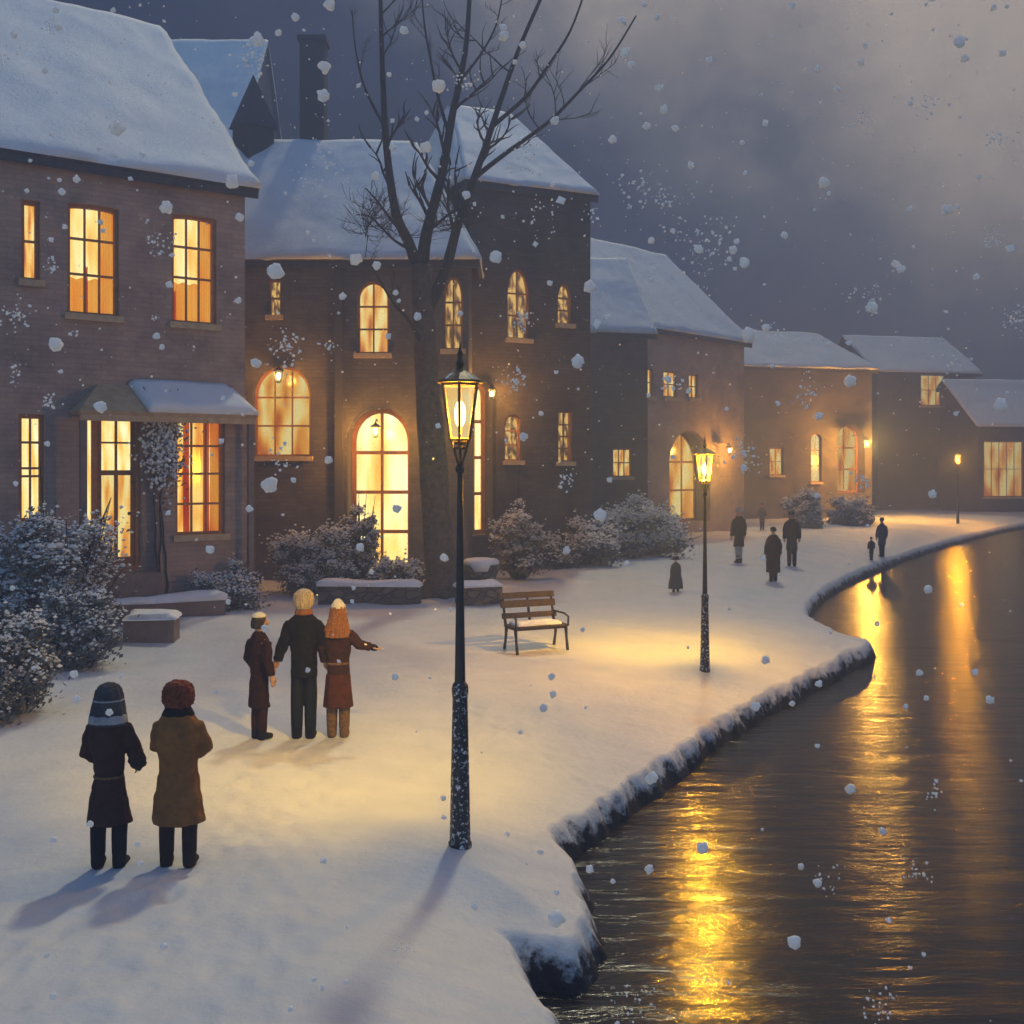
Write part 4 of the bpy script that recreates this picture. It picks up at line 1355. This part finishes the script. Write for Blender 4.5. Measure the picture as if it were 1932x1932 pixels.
def person(base, H, label, heading=0.0, coat=None, coat_mat=None, arms=None, legs_mat=None, boots_mat=None, hat=None, hair=None,
           stance=0.055, fine=0.010, extras=None, group=None, head_turn=0.0, stride=0.0, w=1.0):
    """figure facing local +Y; heading rotates it about Z.  arms: two lists of shoulder-elbow-wrist points in units of H"""
    o = Vector(base)
    T = lambda x, y, z: rot_z((x * H, y * H, z * H), heading, o)
    arms = arms or [[(-.092, 0, .77), (-.125, .0, .64), (-.13, .03, .49)], [(.092, 0, .77), (.125, .0, .64), (.13, .03, .49)]]
    mb = MB()
    def tub(m, pts, rad, sides=12, flat=1.0): m.tube([T(*p) for p in pts], [r * H for r in rad], sides, flat=flat)
    def lat(m, prof, sides=24, fold=0, famp=0.0, dx=0, dy=0):
        rings = []
        for q in prof:
            z, rx, ry = q[0], q[1], q[2]; ox = q[3] if len(q) > 3 else 0; oy = q[4] if len(q) > 4 else 0
            fa = q[5] if len(q) > 5 else famp
            rings.append([T(dx + ox + rx * (1 + fa * math.sin(fold * a) + .5 * fa * math.sin((fold + 3) * a + 1)) * math.cos(a),
                            dy + oy + ry * (1 + fa * math.sin(fold * a)) * math.sin(a), z) for a in (2 * math.pi * k / sides for k in range(sides))])
        m.loft(rings)
    # legs and feet
    for s in (-1, 1):
        yk = stride * s
        tub(mb, [(s * .036, 0, .50), (s * stance, .012 + yk * .5, .28), (s * stance, yk, .045)], [.038, .034, .024])
        tub(mb, [(s * stance, yk - .03, .024), (s * (stance + .006), yk + .04, .022), (s * (stance + .01), yk + .095, .014)], [.024, .026, .014], 10)
    lat(mb, [(.47, .066, .048), (.52, .074, .054), (.60, .070, .052), (.70, .098, .062), (.78, .106, .055), (.82, .075, .045), (.845, .036, .034), (.885, .031, .032)])
    # head
    hc = Vector((0, .012, .932))
    ct, st = math.cos(head_turn), math.sin(head_turn)
    def hd(x, y, z): return (hc.x + x * ct - y * st, hc.y + x * st + y * ct, hc.z + z)
    rings = []
    for i in range(11):
        th = math.pi * (.03 + .94 * i / 10)
        zz = -.066 * math.cos(th); rr = math.sin(th)
        jaw = .80 if zz < -.02 else 1.0
        rings.append([T(*hd(.046 * rr * jaw * math.cos(a), .056 * rr * math.sin(a) * (jaw if math.sin(a) < 0 else 1.0), zz)) for a in (2 * math.pi * k / 16 for k in range(16))])
    mb.loft(rings)
    tub(mb, [hd(0, .05, .006), hd(0, .066, -.014), hd(0, .054, -.02)], [.007, .010, .006], 8)      # nose
    tub(mb, [hd(-.016, .050, -.036), hd(0, .056, -.036), hd(.016, .050, -.036)], [.004, .006, .004], 6)   # mouth
    for s in (-1, 1):
        tub(mb, [hd(s * .047, 0, -.014), hd(s * .052, -.004, .006), hd(s * .048, -.006, .014)], [.006, .010, .006], 6)
        tub(mb, [hd(s * .010, .052, .012), hd(s * .022, .047, .012)], [.006, .005], 6)           # brow / eye ridge
    # arms and hands
    for ai, (sh, el, wr) in enumerate(arms):
        sgn = -1 if sh[0] < 0 else 1
        sh, el, wr = Vector(sh), Vector(el), Vector(wr)
        tub(mb, [sh, (sh + el) / 2, el, (el + wr) / 2, wr], [.036, .032, .026, .024, .017])
        d = (wr - el).normalized(); side = d.cross(Vector((0, 0, 1))); side = side.normalized() if side.length > .1 else Vector((0, 1, 0))
        if abs(d.z) > .7:
            side = Vector((0, 1, 0)) - d * d.y; side.normalize()
        nrm = d.cross(side)
        pe = wr + d * .048
        tub(mb, [wr - d * .01, wr + d * .02, pe], [.017, .024, .022], 10)
        for k in range(4):
            of = side * (.0165 * (1.5 - k) / 1.5)
            ln = (.036, .042, .040, .030)[k]
            a = pe + of * 1.1
            b = a + d * ln * .55 + nrm * .004 * -sgn
            c = b + (d * .7 + nrm * -sgn * .5).normalized() * ln * .5
            tub(mb, [a - d * .012, a, b, c], [.0068, .0066, .0060, .0045], 6)
        a = wr + d * .014 + side * .018
        tub(mb, [a, a + (side * .7 + d * .8).normalized() * .022, a + (side * .35 + d).normalized() * .044], [.009, .0075, .005], 6)
    body = mb.build('person', M['skin'], None, loc=o, smooth=True)
    tag(body, label, 'person', group)
    def rem(ob, vs):
        m = ob.modifiers.new('remesh', 'REMESH'); m.mode = 'VOXEL'; m.voxel_size = vs; m.use_smooth_shade = True
    rem(body, fine * .8)
    # trousers, boots
    lm = MB()
    for s in (-1, 1):
        yk = stride * s
        zt = .41 if (coat and coat[0][0] < .35) else .50
        tub(lm, [(s * (stance * .9 if zt < .45 else .040), 0, zt), (s * stance, .012 + yk * .5, .29), (s * stance, yk * .9, .17), (s * stance, yk, .075)], [.045, .045, .042, .040])
    lat(lm, [(.46, .068, .050), (.52, .076, .054), (.57, .068, .05)])
    ob = lm.build('trousers', legs_mat, body, smooth=True); rem(ob, fine)
    bm_ = MB()
    for s in (-1, 1):
        yk = stride * s
        tub(bm_, [(s * stance, yk, .15), (s * stance, yk, .09), (s * stance, yk - .004, .03), (s * stance, yk - .004, .004)], [.041, .039, .037, .034], 12)
        tub(bm_, [(s * stance, yk - .025, .020), (s * (stance + .004), yk + .045, .021), (s * (stance + .008), yk + .098, .014)], [.030, .030, .020], 10)
    ob = bm_.build('boots', boots_mat or legs_mat, body, smooth=True); rem(ob, fine)
    if coat:
        cm = MB()
        lat(cm, coat, 48, 7, .022)
        for (sh, el, wr) in arms:
            sh, el, wr = Vector(sh), Vector(el), Vector(wr)
            m1 = (sh + el) / 2; d = (wr - el)
            tub(cm, [sh + Vector((-.02 if sh.x > 0 else .02, 0, .0)), sh, m1, el, (el + wr) / 2, wr - d * .03], [.034, .041, .043, .041, .037, .034], 14)
        ob = cm.build('coat', coat_mat, body, smooth=True); rem(ob, fine)
        tex = bpy.data.textures.get('cloth_folds') or bpy.data.textures.new('cloth_folds', 'CLOUDS'); tex.noise_scale = .11
        dm = ob.modifiers.new('folds', 'DISPLACE'); dm.texture = tex; dm.strength = .034 * H / 1.7; dm.mid_level = .5; dm.texture_coords = 'LOCAL'
    for fn in (hat, hair, extras):
        if fn:
            fn(body, T, hd, lat, tub, rem)
    return body


C = {
    'darkbrown': cloth('dark_brown_wool', (0.050, 0.023, 0.018)), 'ochre': cloth('ochre_wool', (0.24, 0.105, 0.033)),
    'black': cloth('black_cloth', (0.012, 0.012, 0.014)), 'maroon': cloth('maroon_wool', (0.028, 0.011, 0.010)),
    'navy': cloth('navy_denim', (0.013, 0.017, 0.024)), 'rust': cloth('rust_skirt', (0.085, 0.028, 0.012)),
    'fur': cloth('russet_fur', (0.16, 0.045, 0.025), .5, scale=22), 'grey': cloth('grey_knit', (0.055, 0.057, 0.063), .4),
    'greylight': cloth('pale_grey_knit', (0.30, 0.31, 0.34), .2), 'blond': hair_mat('blond_hair', (0.55, 0.42, 0.25)),
    'white': cloth('cream_wool', (0.72, 0.66, 0.52), .15), 'orangehair': hair_mat('auburn_hair', (0.34, 0.13, 0.028)),
    'browntr': cloth('brown_trousers', (0.032, 0.020, 0.016)), 'tan': cloth('tan_tights', (0.17, 0.10, 0.05), .5, scale=30),
    'reddark': cloth('dark_red_trousers', (0.035, 0.012, 0.010)), 'hairdark': hair_mat('dark_hair', (0.022, 0.017, 0.013)),
    'scarf': cloth('rust_scarf', (0.30, 0.12, 0.05), .3), 'slate': cloth('slate_cloth', (0.06, 0.07, 0.085)),
    'paletr': cloth('pale_trousers', (0.35, 0.36, 0.38)), 'furdark': cloth('dark_fur', (0.035, 0.030, 0.022), .5, scale=25),
}


def lofted(name, mat, prof, fold=0, famp=0.0, rs=.009, sides=32, fluff=0):
    def fn(body, T, hd, lat, tub, rem):
        m = MB(); lat(m, prof, sides, fold, famp); ob = m.build(name, mat, body, smooth=True); rem(ob, rs)
        if fluff:
            tx = bpy.data.textures.get('fluff_%g' % fluff) or bpy.data.textures.new('fluff_%g' % fluff, 'CLOUDS'); tx.noise_scale = .022
            dm = ob.modifiers.new('fluff', 'DISPLACE'); dm.texture = tx; dm.strength = fluff; dm.mid_level = .45; dm.texture_coords = 'LOCAL'
    return fn


def multi(*fns):
    def fn(*a):
        for f in fns:
            f(*a)
    return fn


# A: grey hood and shawl, dark brown coat, dark muff at her right side
pA = V2(205, 1637); zA = gh(*pA)
coatA = [(.245, .122, .095, 0, 0), (.27, .120, .092), (.38, .100, .078), (.47, .080, .064), (.51, .076, .060), (.60, .084, .066), (.70, .104, .074), (.77, .104, .070), (.83, .075, .055), (.86, .045, .042)]
def exA(body, T, hd, lat, tub, rem):
    m = MB(); tub(m, [(.105, .06, .66), (.125, .065, .60), (.142, .06, .545), (.13, .05, .52)], [.030, .045, .046, .025], 14)
    ob = m.build('muff', C['furdark'], body, smooth=True); rem(ob, .010)
    dm = ob.modifiers.new('fluff', 'DISPLACE'); tx = bpy.data.textures.new('fluff', 'CLOUDS'); tx.noise_scale = .03; dm.texture = tx; dm.strength = .03
    m = MB(); lat(m, [(.492, .081, .065), (.498, .083, .067), (.504, .081, .065)], 28); m.build('belt', C['tan'], body, smooth=True)
person((pA[0], pA[1], zA), 1.60, 'person seen from behind in a dark brown coat and long grey striped hood', 0.0, coatA, C['darkbrown'],
       arms=[[(-.085, 0, .755), (-.128, .03, .615), (-.075, .10, .56)], [(.085, 0, .755), (.128, .03, .64), (.125, .075, .56)]],
       legs_mat=C['black'], boots_mat=C['black'], stance=.058, fine=.009,
       hat=multi(lofted('hood', C['grey'], [(.780, .104, .078, 0, -.010), (.80, .103, .078, 0, -.010), (.86, .092, .078, 0, -.008), (.92, .079, .073, 0, .0), (.965, .070, .068, 0, .005), (.990, .052, .052, 0, .008), (1.003, .022, .022, 0, .008)], 9, .035, .007, fluff=.015),
                 lofted('hood_band', C['greylight'], [(.790, .1065, .081, 0, -.010), (.81, .1045, .081, 0, -.010), (.838, .1000, .081, 0, -.009)], 9, .02),
                 lofted('hood_stripe', C['greylight'], [(.908, .0835, .0775, 0, 0), (.914, .0835, .0775, 0, 0), (.918, .082, .076, 0, 0)], 9, .02, .005)),
       extras=exA, group='couple in the foreground seen from behind')
# B: russet fur hat, ochre coat
pB = V2(336, 1637); zB = gh(*pB)
coatB = [(.242, .142, .105), (.265, .143, .106), (.38, .127, .092), (.48, .108, .078), (.545, .100, .072), (.63, .116, .082), (.71, .126, .088), (.775, .114, .082), (.83, .080, .064), (.865, .055, .050)]
person((pB[0], pB[1], zB), 1.60, 'person seen from behind in an ochre flared coat and round russet fur hat', 0.0, coatB, C['ochre'],
       arms=[[(-.098, 0, .76), (-.132, .05, .645), (-.065, .12, .60)], [(.098, 0, .76), (.136, .045, .64), (.07, .12, .58)]],
       legs_mat=C['browntr'], boots_mat=C['browntr'], stance=.062, fine=.009, stride=.0,
       hat=multi(lofted('fur_hat', C['fur'], [(.862, .058, .055), (.885, .078, .075, 0, .004), (.92, .086, .083, 0, .005), (.96, .083, .081, 0, .005), (.990, .066, .066, 0, .005), (1.008, .03, .03, 0, .005)], 13, .02, .007, fluff=.035),
                 lofted('collar', C['black'], [(.822, .092, .070), (.85, .078, .066), (.872, .064, .06)], 9, .02)),
       group='couple in the foreground seen from behind')
# C: child at the left of the middle group
pC = V2(489, 1396); zC = gh(*pC)
coatC = [(.255, .100, .075), (.28, .098, .074), (.40, .085, .066), (.55, .078, .060), (.64, .088, .066), (.74, .100, .068), (.79, .094, .062), (.84, .06, .05), (.865, .04, .04)]
person((pC[0], pC[1], zC), 1.60, 'dark haired child in a long maroon coat holding the tall man\'s hand', R(-35), coatC, C['maroon'],
       arms=[[(-.085, 0, .765), (-.122, -.01, .64), (-.09, .055, .54)], [(.085, 0, .765), (.125, -.03, .65), (.165, -.02, .52)]],
       legs_mat=C['reddark'], boots_mat=C['black'], stance=.034, fine=.010, head_turn=R(-35),
       hair=lofted('hair', C['hairdark'], [(.885, .050, .040, .0, -.025), (.92, .056, .052, -.004, -.014), (.955, .057, .060, 0, -.004), (.985, .048, .052), (1.002, .022, .025)], 7, .03),
       hat=lofted('cap_brim', C['white'], [(.975, .060, .064, 0, -.004), (.99, .056, .060, 0, -.004), (1.006, .034, .038), (1.012, .015, .015)], 5, .01),
       group='three people walking hand in hand')
# D: tall man
pD = V2(573, 1391); zD = gh(*pD)
coatD = [(.415, .088, .066), (.43, .089, .066), (.50, .090, .066), (.58, .086, .064), (.66, .098, .068), (.75, .108, .068), (.80, .096, .060), (.84, .058, .048), (.862, .04, .04)]
person((pD[0], pD[1], zD), 1.91, 'tall blond person in a black jacket in the middle of the hand holding three', 0.0, coatD, C['black'],
       arms=[[(-.090, 0, .77), (-.130, -.01, .66), (-.180, .005, .525)], [(.090, 0, .77), (.132, -.01, .68), (.17, .005, .57)]],
       legs_mat=C['navy'], boots_mat=C['black'], stance=.046, fine=.010,
       hair=lofted('hair', C['blond'], [(.876, .046, .040, 0, -.016), (.905, .064, .058, 0, -.008), (.94, .070, .068), (.975, .064, .064), (.998, .042, .044), (1.008, .018, .018)], 11, .04, .007, fluff=.02),
       extras=lofted('scarf', C['scarf'], [(.835, .062, .052), (.855, .060, .054), (.885, .048, .046)], 7, .03), group='three people walking hand in hand')
# E: long auburn hair
pE = V2(638, 1391); zE_ = gh(*pE)
coatE = [(.225, .108, .085), (.25, .107, .085), (.38, .092, .072), (.47, .083, .064), (.55, .080, .062), (.64, .090, .066), (.74, .102, .068), (.79, .096, .062), (.84, .058, .048), (.862, .04, .04)]
def exE(body, T, hd, lat, tub, rem):
    m = MB(); tub(m, [(.232, .01, .668), (.256, .011, .662), (.282, .012, .655), (.296, .012, .65)], [.020, .027, .022, .010], 12); ob = m.build('glove', C['black'], body, smooth=True); rem(ob, .010)
    m = MB(); lat(m, [(.54, .084, .066), (.548, .087, .069), (.556, .084, .066)], 28); m.build('belt', C['tan'], body, smooth=True)
    m = MB(); lat(m, [(.222, .110, .087), (.25, .110, .088), (.38, .096, .076), (.47, .088, .069)], 32, 8, .02); ob = m.build('skirt', C['rust'], body, smooth=True); rem(ob, .012)
person((pE[0], pE[1], zE_), 1.74, 'person with long auburn hair and a cream cap stretching one arm to the right', 0.0, coatE, C['darkbrown'],
       arms=[[(-.085, 0, .765), (-.118, .0, .66), (-.10, .04, .55)], [(.085, 0, .765), (.150, -.01, .69), (.240, .01, .665)]],
       legs_mat=C['tan'], boots_mat=C['tan'], stance=.046, fine=.010,
       hair=lofted('hair', C['orangehair'], [(.745, .086, .050, 0, -.038), (.80, .092, .058, 0, -.030), (.86, .074, .058, 0, -.022), (.92, .060, .062, 0, -.006), (.965, .052, .060), (.985, .035, .04)], 12, .06, .007, fluff=.032),
       hat=lofted('cap', C['white'], [(.955, .056, .062, 0, 0), (.975, .053, .060), (.995, .040, .044), (1.012, .03, .03), (1.025, .012, .012)], 8, .02), extras=exE,
       group='three people walking hand in hand')
# far figures
def far(px, py, hpx, label, cm, lm, hm, heading=0, stride=.03, coat=None, arms=None, wide=1.0):
    x, y = V2(px, py); H = hpx / F * y
    ct = coat or [(.30, .105 * wide, .08), (.42, .092 * wide, .07), (.58, .085 * wide, .062), (.74, .106 * wide, .07), (.80, .095 * wide, .06), (.85, .05, .045)]
    person((x, y, gh(x, y)), H, label, R(heading), ct, cm, legs_mat=lm, boots_mat=C['black'], stance=.045, fine=.018, stride=stride, arms=arms,
           hat=lofted('hat', hm, [(.93, .056, .06), (.965, .058, .062), (.995, .042, .045), (1.008, .015, .015)], 5, .02, .016),
           group='small figures walking far down the bank')
far(1394, 1060, 104, 'far walker in a black coat with pale trousers', C['black'], C['paletr'], C['greylight'], 20)
far(1438, 1000, 50, 'smallest far walker behind the group on the bank', C['slate'], C['black'], C['slate'], -10)
far(1459, 1090, 102, 'far walker in a long brown coat nearest of the distant group', C['browntr'], C['browntr'], C['furdark'], 0, coat=[(.16, .13, .10), (.30, .13, .10), (.58, .12, .085), (.76, .125, .08), (.82, .10, .06), (.86, .05, .045)])
far(1494, 1064, 104, 'far walker in a dark green coat at the right of the distant group', C['furdark'], C['black'], C['hairdark'], -15)
far(1664, 1036, 74, 'slate clad far walker beside the bend of the river', C['slate'], C['black'], C['slate'], 10)
far(1644, 1042, 44, 'small child in brown beside the slate clad walker', C['furdark'], C['browntr'], C['browntr'], 0)
x, y = V2(1275, 1118)
person((x, y, gh(x, y)), 66 / F * y, 'small child in a dark wide hat and grey coat alone on the snow', R(10), [(.10, .22, .16), (.3, .20, .15), (.5, .16, .12), (.7, .14, .10), (.8, .10, .07), (.86, .05, .05)], C['slate'],
       legs_mat=C['black'], boots_mat=C['black'], stance=.06, fine=.014,
       hat=lofted('hat', C['furdark'], [(.93, .15, .15), (.945, .15, .15), (.95, .09, .09), (1.0, .085, .085), (1.02, .05, .05)], 5, .02, .012))

# ------------------------------------------------------------------ falling snow
import bmesh


def ico_flake(rs):
    bm = bmesh.new(); bmesh.ops.create_icosphere(bm, subdivisions=3, radius=1.0)
    of = Vector(rs.uniform(-50, 50, 3))
    vs = [v.co * (1 + 0.45 * mnoise.noise(v.co * 1.3 + of) + 0.22 * mnoise.noise(v.co * 3 + of)) for v in bm.verts]
    fs = [tuple(v.index for v in f.verts) for f in bm.faces]
    bm.free()
    return vs, fs


rs = np.random.RandomState(21)
big = [(220, 242, 26), (314, 391, 24), (438, 343, 24), (612, 127, 22), (610, 180, 22), (485, 75, 24), (622, 8, 20), (827, 162, 24), (520, 512, 30), (672, 488, 22),
       (936, 485, 22), (1113, 541, 22), (1090, 682, 24), (1132, 972, 22), (508, 914, 28), (483, 685, 18), (104, 650, 24), (190, 768, 22), (1412, 632, 26), (1555, 345, 20),
       (1604, 720, 22), (1888, 765, 24), (1786, 395, 20), (1050, 1733, 28), (1498, 1777, 24), (1230, 1468, 22), (1425, 1333, 17), (1325, 1600, 22), (1700, 508, 16),
       (1244, 166, 15), (1156, 263, 15), (1220, 238, 13), (950, 68, 18), (1404, 495, 19), (1318, 470, 17), (1645, 580, 20), (680, 1033, 15), (620, 867, 15), (557, 32, 14),
       (140, 1272, 13), (145, 1320, 15), (1545, 785, 15), (1020, 1607, 11), (1175, 40, 17), (1180, 100, 18), (1046, 228, 16), (803, 278, 20), (308, 1785, 14), (170, 1555, 12),
       (100, 1585, 12), (1810, 80, 22), (1240, 32, 11), (1225, 1640, 16), (1605, 1490, 18), (1545, 1290, 13), (1752, 1113, 15), (1665, 1568, 14), (1150, 905, 10), (450, 567, 12), (144, 338, 13)]
for _ in range(125):
    big.append((rs.uniform(20, 1912), 1932 * rs.uniform() ** 1.4, rs.choice([8, 9, 10, 12, 13, 15])))
for (x, y, d) in big:
    hit = CH * F / max(20, y - HY) if y > HY else 100
    Y = rs.uniform(3.6, min(8.5, .8 * hit))
    c = P(x, y, Y); r = d / 2 / F * Y
    vs, fs = ico_flake(rs)
    m = MB(); m.add([c + Vector((v.x * r, v.y * r * .8, v.z * r)) for v in vs], fs)
    o = m.build('snowflake', M['flake'], None, loc=c, smooth=True)
    tag(o, 'large white clump of falling snow in the air', 'snowflake', 'large falling snowflakes')
fine = MB()
def tiny(c, r):
    a = rs.normal(size=3); a = Vector(a).normalized(); b = a.orthogonal().normalized(); d = a.cross(b)
    k = rs.uniform(.6, 1.2, 6)
    fine.add([c + a * r * k[0], c + b * r * k[1], c - a * r * k[2], c - b * r * k[3], c + d * r * k[4], c - d * r * k[5]],
             [(0, 1, 4), (1, 2, 4), (2, 3, 4), (3, 0, 4), (1, 0, 5), (2, 1, 5), (3, 2, 5), (0, 3, 5)])
clusters = [(95, 45, 18, 25), (2, 105, 20, 25), (478, 110, 30, 60), (30, 597, 24, 45), (95, 500, 14, 20), (95, 760, 14, 25), (300, 455, 24, 40), (292, 600, 7, 8), (140, 630, 7, 8),
            (540, 655, 28, 60), (618, 655, 16, 18), (530, 862, 22, 28), (985, 605, 22, 45), (970, 720, 22, 40), (1068, 905, 13, 25), (1265, 725, 18, 25), (1205, 355, 40, 60),
            (1260, 370, 22, 30), (1320, 430, 60, 60), (1340, 480, 45, 40), (1400, 860, 32, 40), (1520, 735, 25, 30), (1640, 560, 28, 35), (1690, 505, 18, 15), (1870, 450, 18, 25),
            (1885, 260, 20, 25), (1745, 195, 24, 25), (1630, 230, 18, 15), (1915, 600, 24, 35), (1625, 905, 12, 18), (875, 155, 22, 25), (760, 1790, 22, 20), (1660, 1895, 28, 30),
            (1730, 1640, 24, 20), (1190, 1890, 40, 35), (610, 300, 40, 30), (590, 350, 25, 15), (1765, 1500, 18, 14), (30, 710, 16, 18), (1020, 400, 40, 25), (1120, 400, 15, 14),
            (1790, 690, 25, 20), (1465, 630, 14, 12), (985, 300, 35, 30), (1560, 1650, 30, 20), (60, 1240, 25, 18)]
for (x, y, rad, n) in clusters:
    hit = CH * F / max(20, y - HY) if y > HY else 100
    Y0 = rs.uniform(3.8, min(8, .75 * hit))
    for i in range(n):
        g = rs.normal(0, .6, 3)
        c = P(x + g[0] * rad, y + g[1] * rad, Y0 * (1 + .02 * g[2]))
        tiny(c, rs.uniform(1.2, 4.8) * rs.uniform(.6, 1.1) / F * Y0)
for i in range(2600):
    Y = 3.5 + 34 * rs.uniform() ** 1.3
    x = rs.uniform(-.6, .62) * Y; z = rs.uniform(0.05, 9 + .2 * Y)
    if z < CH and rs.uniform() < .75:
        continue
    tiny(Vector((x, Y, z)), rs.uniform(.007, .021))
fo = fine.build('falling_snow', M['flake']); fo['kind'] = 'stuff'

# ------------------------------------------------------------------ haze
hz = MB(); hz.box((-450, -20, -2.4), (900, 0, 0), (0, 1600, 0), (0, 0, 25.5))
hm, nt, out = new_mat('haze_air')
pv = N(nt, 'ShaderNodeVolumePrincipled'); pv.inputs['Color'].default_value = (0.175, 0.235, 0.41, 1); pv.inputs['Density'].default_value = 0.0125; pv.inputs['Anisotropy'].default_value = 0.45
nt.links.new(pv.outputs[0], out.inputs['Volume'])
ho = hz.build('haze', hm); ho['kind'] = 'stuff'

# ------------------------------------------------------------------ sky, sun, camera
SUN_EL, SUN_AZ = R(52), R(10)          # azimuth measured from straight ahead to the right: the sun is behind the houses
w = bpy.data.worlds.new('World'); SC.world = w; w.use_nodes = True
nt = w.node_tree; nt.nodes.clear()
wo = nt.nodes.new('ShaderNodeOutputWorld')
bgs = N(nt, 'ShaderNodeBackground', Strength=0.15)
sky = nt.nodes.new('ShaderNodeTexSky'); sky.sky_type = 'NISHITA'; sky.sun_disc = False; sky.sun_elevation = SUN_EL; sky.sun_rotation = SUN_AZ
tint = N(nt, 'ShaderNodeMix', data_type='RGBA', blend_type='MULTIPLY'); tint.inputs['Factor'].default_value = 1.0
tint.inputs['B'].default_value = (0.74, 1.0, 1.20, 1)
nt.links.new(sky.outputs[0], tint.inputs['A']); nt.links.new(tint.outputs['Result'], bgs.inputs['Color'])
# overcast cloud deck: a dark slate bank low over the village thinning to warm grey at the upper right
tc = nt.nodes.new('ShaderNodeTexCoord')
sep = nt.nodes.new('ShaderNodeSeparateXYZ'); nt.links.new(tc.outputs['Generated'], sep.inputs[0])
nz = N(nt, 'ShaderNodeTexNoise', Scale=3.2, Detail=5, Roughness=0.55); nt.links.new(tc.outputs['Generated'], nz.inputs['Vector'])
def math_(op, a, b=None, c=None):
    n = nt.nodes.new('ShaderNodeMath'); n.operation = op
    for i, v in enumerate((a, b, c)):
        if v is None: continue
        if isinstance(v, (int, float)): n.inputs[i].default_value = v
        else: nt.links.new(v, n.inputs[i])
    return n.outputs[0]
v = math_('MULTIPLY_ADD', sep.outputs['X'], 0.62, math_('MULTIPLY', sep.outputs['Z'], 1.0))
v = math_('MULTIPLY_ADD', math_('SUBTRACT', nz.outputs['Fac'], 0.5), 0.40, v)
nz2 = N(nt, 'ShaderNodeTexNoise', Scale=11.0, Detail=6, Roughness=0.6); nt.links.new(tc.outputs['Generated'], nz2.inputs['Vector'])
v = math_('MULTIPLY_ADD', math_('SUBTRACT', nz2.outputs['Fac'], 0.5), 0.16, v)
mr = nt.nodes.new('ShaderNodeMapRange'); mr.inputs['From Min'].default_value = 0.12; mr.inputs['From Max'].default_value = 0.55
nt.links.new(v, mr.inputs['Value'])
rp = ramp(nt, [(0.0, (0.016, 0.024, 0.056)), (0.38, (0.042, 0.056, 0.110)), (0.62, (0.150, 0.160, 0.200)), (1.0, (0.56, 0.475, 0.41))])
nt.links.new(mr.outputs['Result'], rp.inputs['Fac'])
bgc = N(nt, 'ShaderNodeBackground', Strength=1.0); nt.links.new(rp.outputs['Color'], bgc.inputs['Color'])
mxs = nt.nodes.new('ShaderNodeMixShader')
# the bank covers the sky ahead; behind and overhead the open sky shows through
mk = nt.nodes.new('ShaderNodeMapRange'); mk.inputs['From Min'].default_value = -0.1; mk.inputs['From Max'].default_value = 0.55; mk.interpolation_type = 'SMOOTHSTEP'
nt.links.new(sep.outputs['Y'], mk.inputs['Value'])
nt.links.new(mk.outputs['Result'], mxs.inputs[0]); nt.links.new(bgs.outputs[0], mxs.inputs[1]); nt.links.new(bgc.outputs[0], mxs.inputs[2])
nt.links.new(mxs.outputs[0], wo.inputs['Surface'])

sl = bpy.data.lights.new('sun', 'SUN'); sl.energy = 1.5; sl.angle = R(4); sl.color = (1.0, 0.92, 0.60)
so = bpy.data.objects.new('sun', sl); COL.objects.link(so)
dirv = Vector((math.sin(SUN_AZ) * math.cos(SUN_EL), math.cos(SUN_AZ) * math.cos(SUN_EL), math.sin(SUN_EL)))
so.rotation_euler = (-dirv).to_track_quat('-Z', 'Y').to_euler(); so.location = (0, 0, 40)

cam = bpy.data.cameras.new('camera'); cam.sensor_width = 36; cam.lens = 36 * F / 1932; cam.clip_end = 5000; cam.clip_start = 0.05
cam.shift_y = (HY - 966) / 1932.0
co = bpy.data.objects.new('camera', cam); COL.objects.link(co); co.location = (0, 0, CH); co.rotation_euler = (math.pi / 2, 0, 0)
SC.camera = co
SC.view_settings.view_transform = 'Standard'; SC.view_settings.look = 'None'; SC.view_settings.exposure = 0.0; SC.view_settings.gamma = 1.0
SC.render.engine = 'CYCLES'
SC.cycles.use_denoising = True
SC.cycles.volume_bounces = 1; SC.cycles.max_bounces = 8; SC.cycles.diffuse_bounces = 3; SC.cycles.glossy_bounces = 3; SC.cycles.transparent_max_bounces = 16
SC.cycles.sample_clamp_indirect = 6.0; SC.cycles.caustics_reflective = False; SC.cycles.caustics_refractive = False
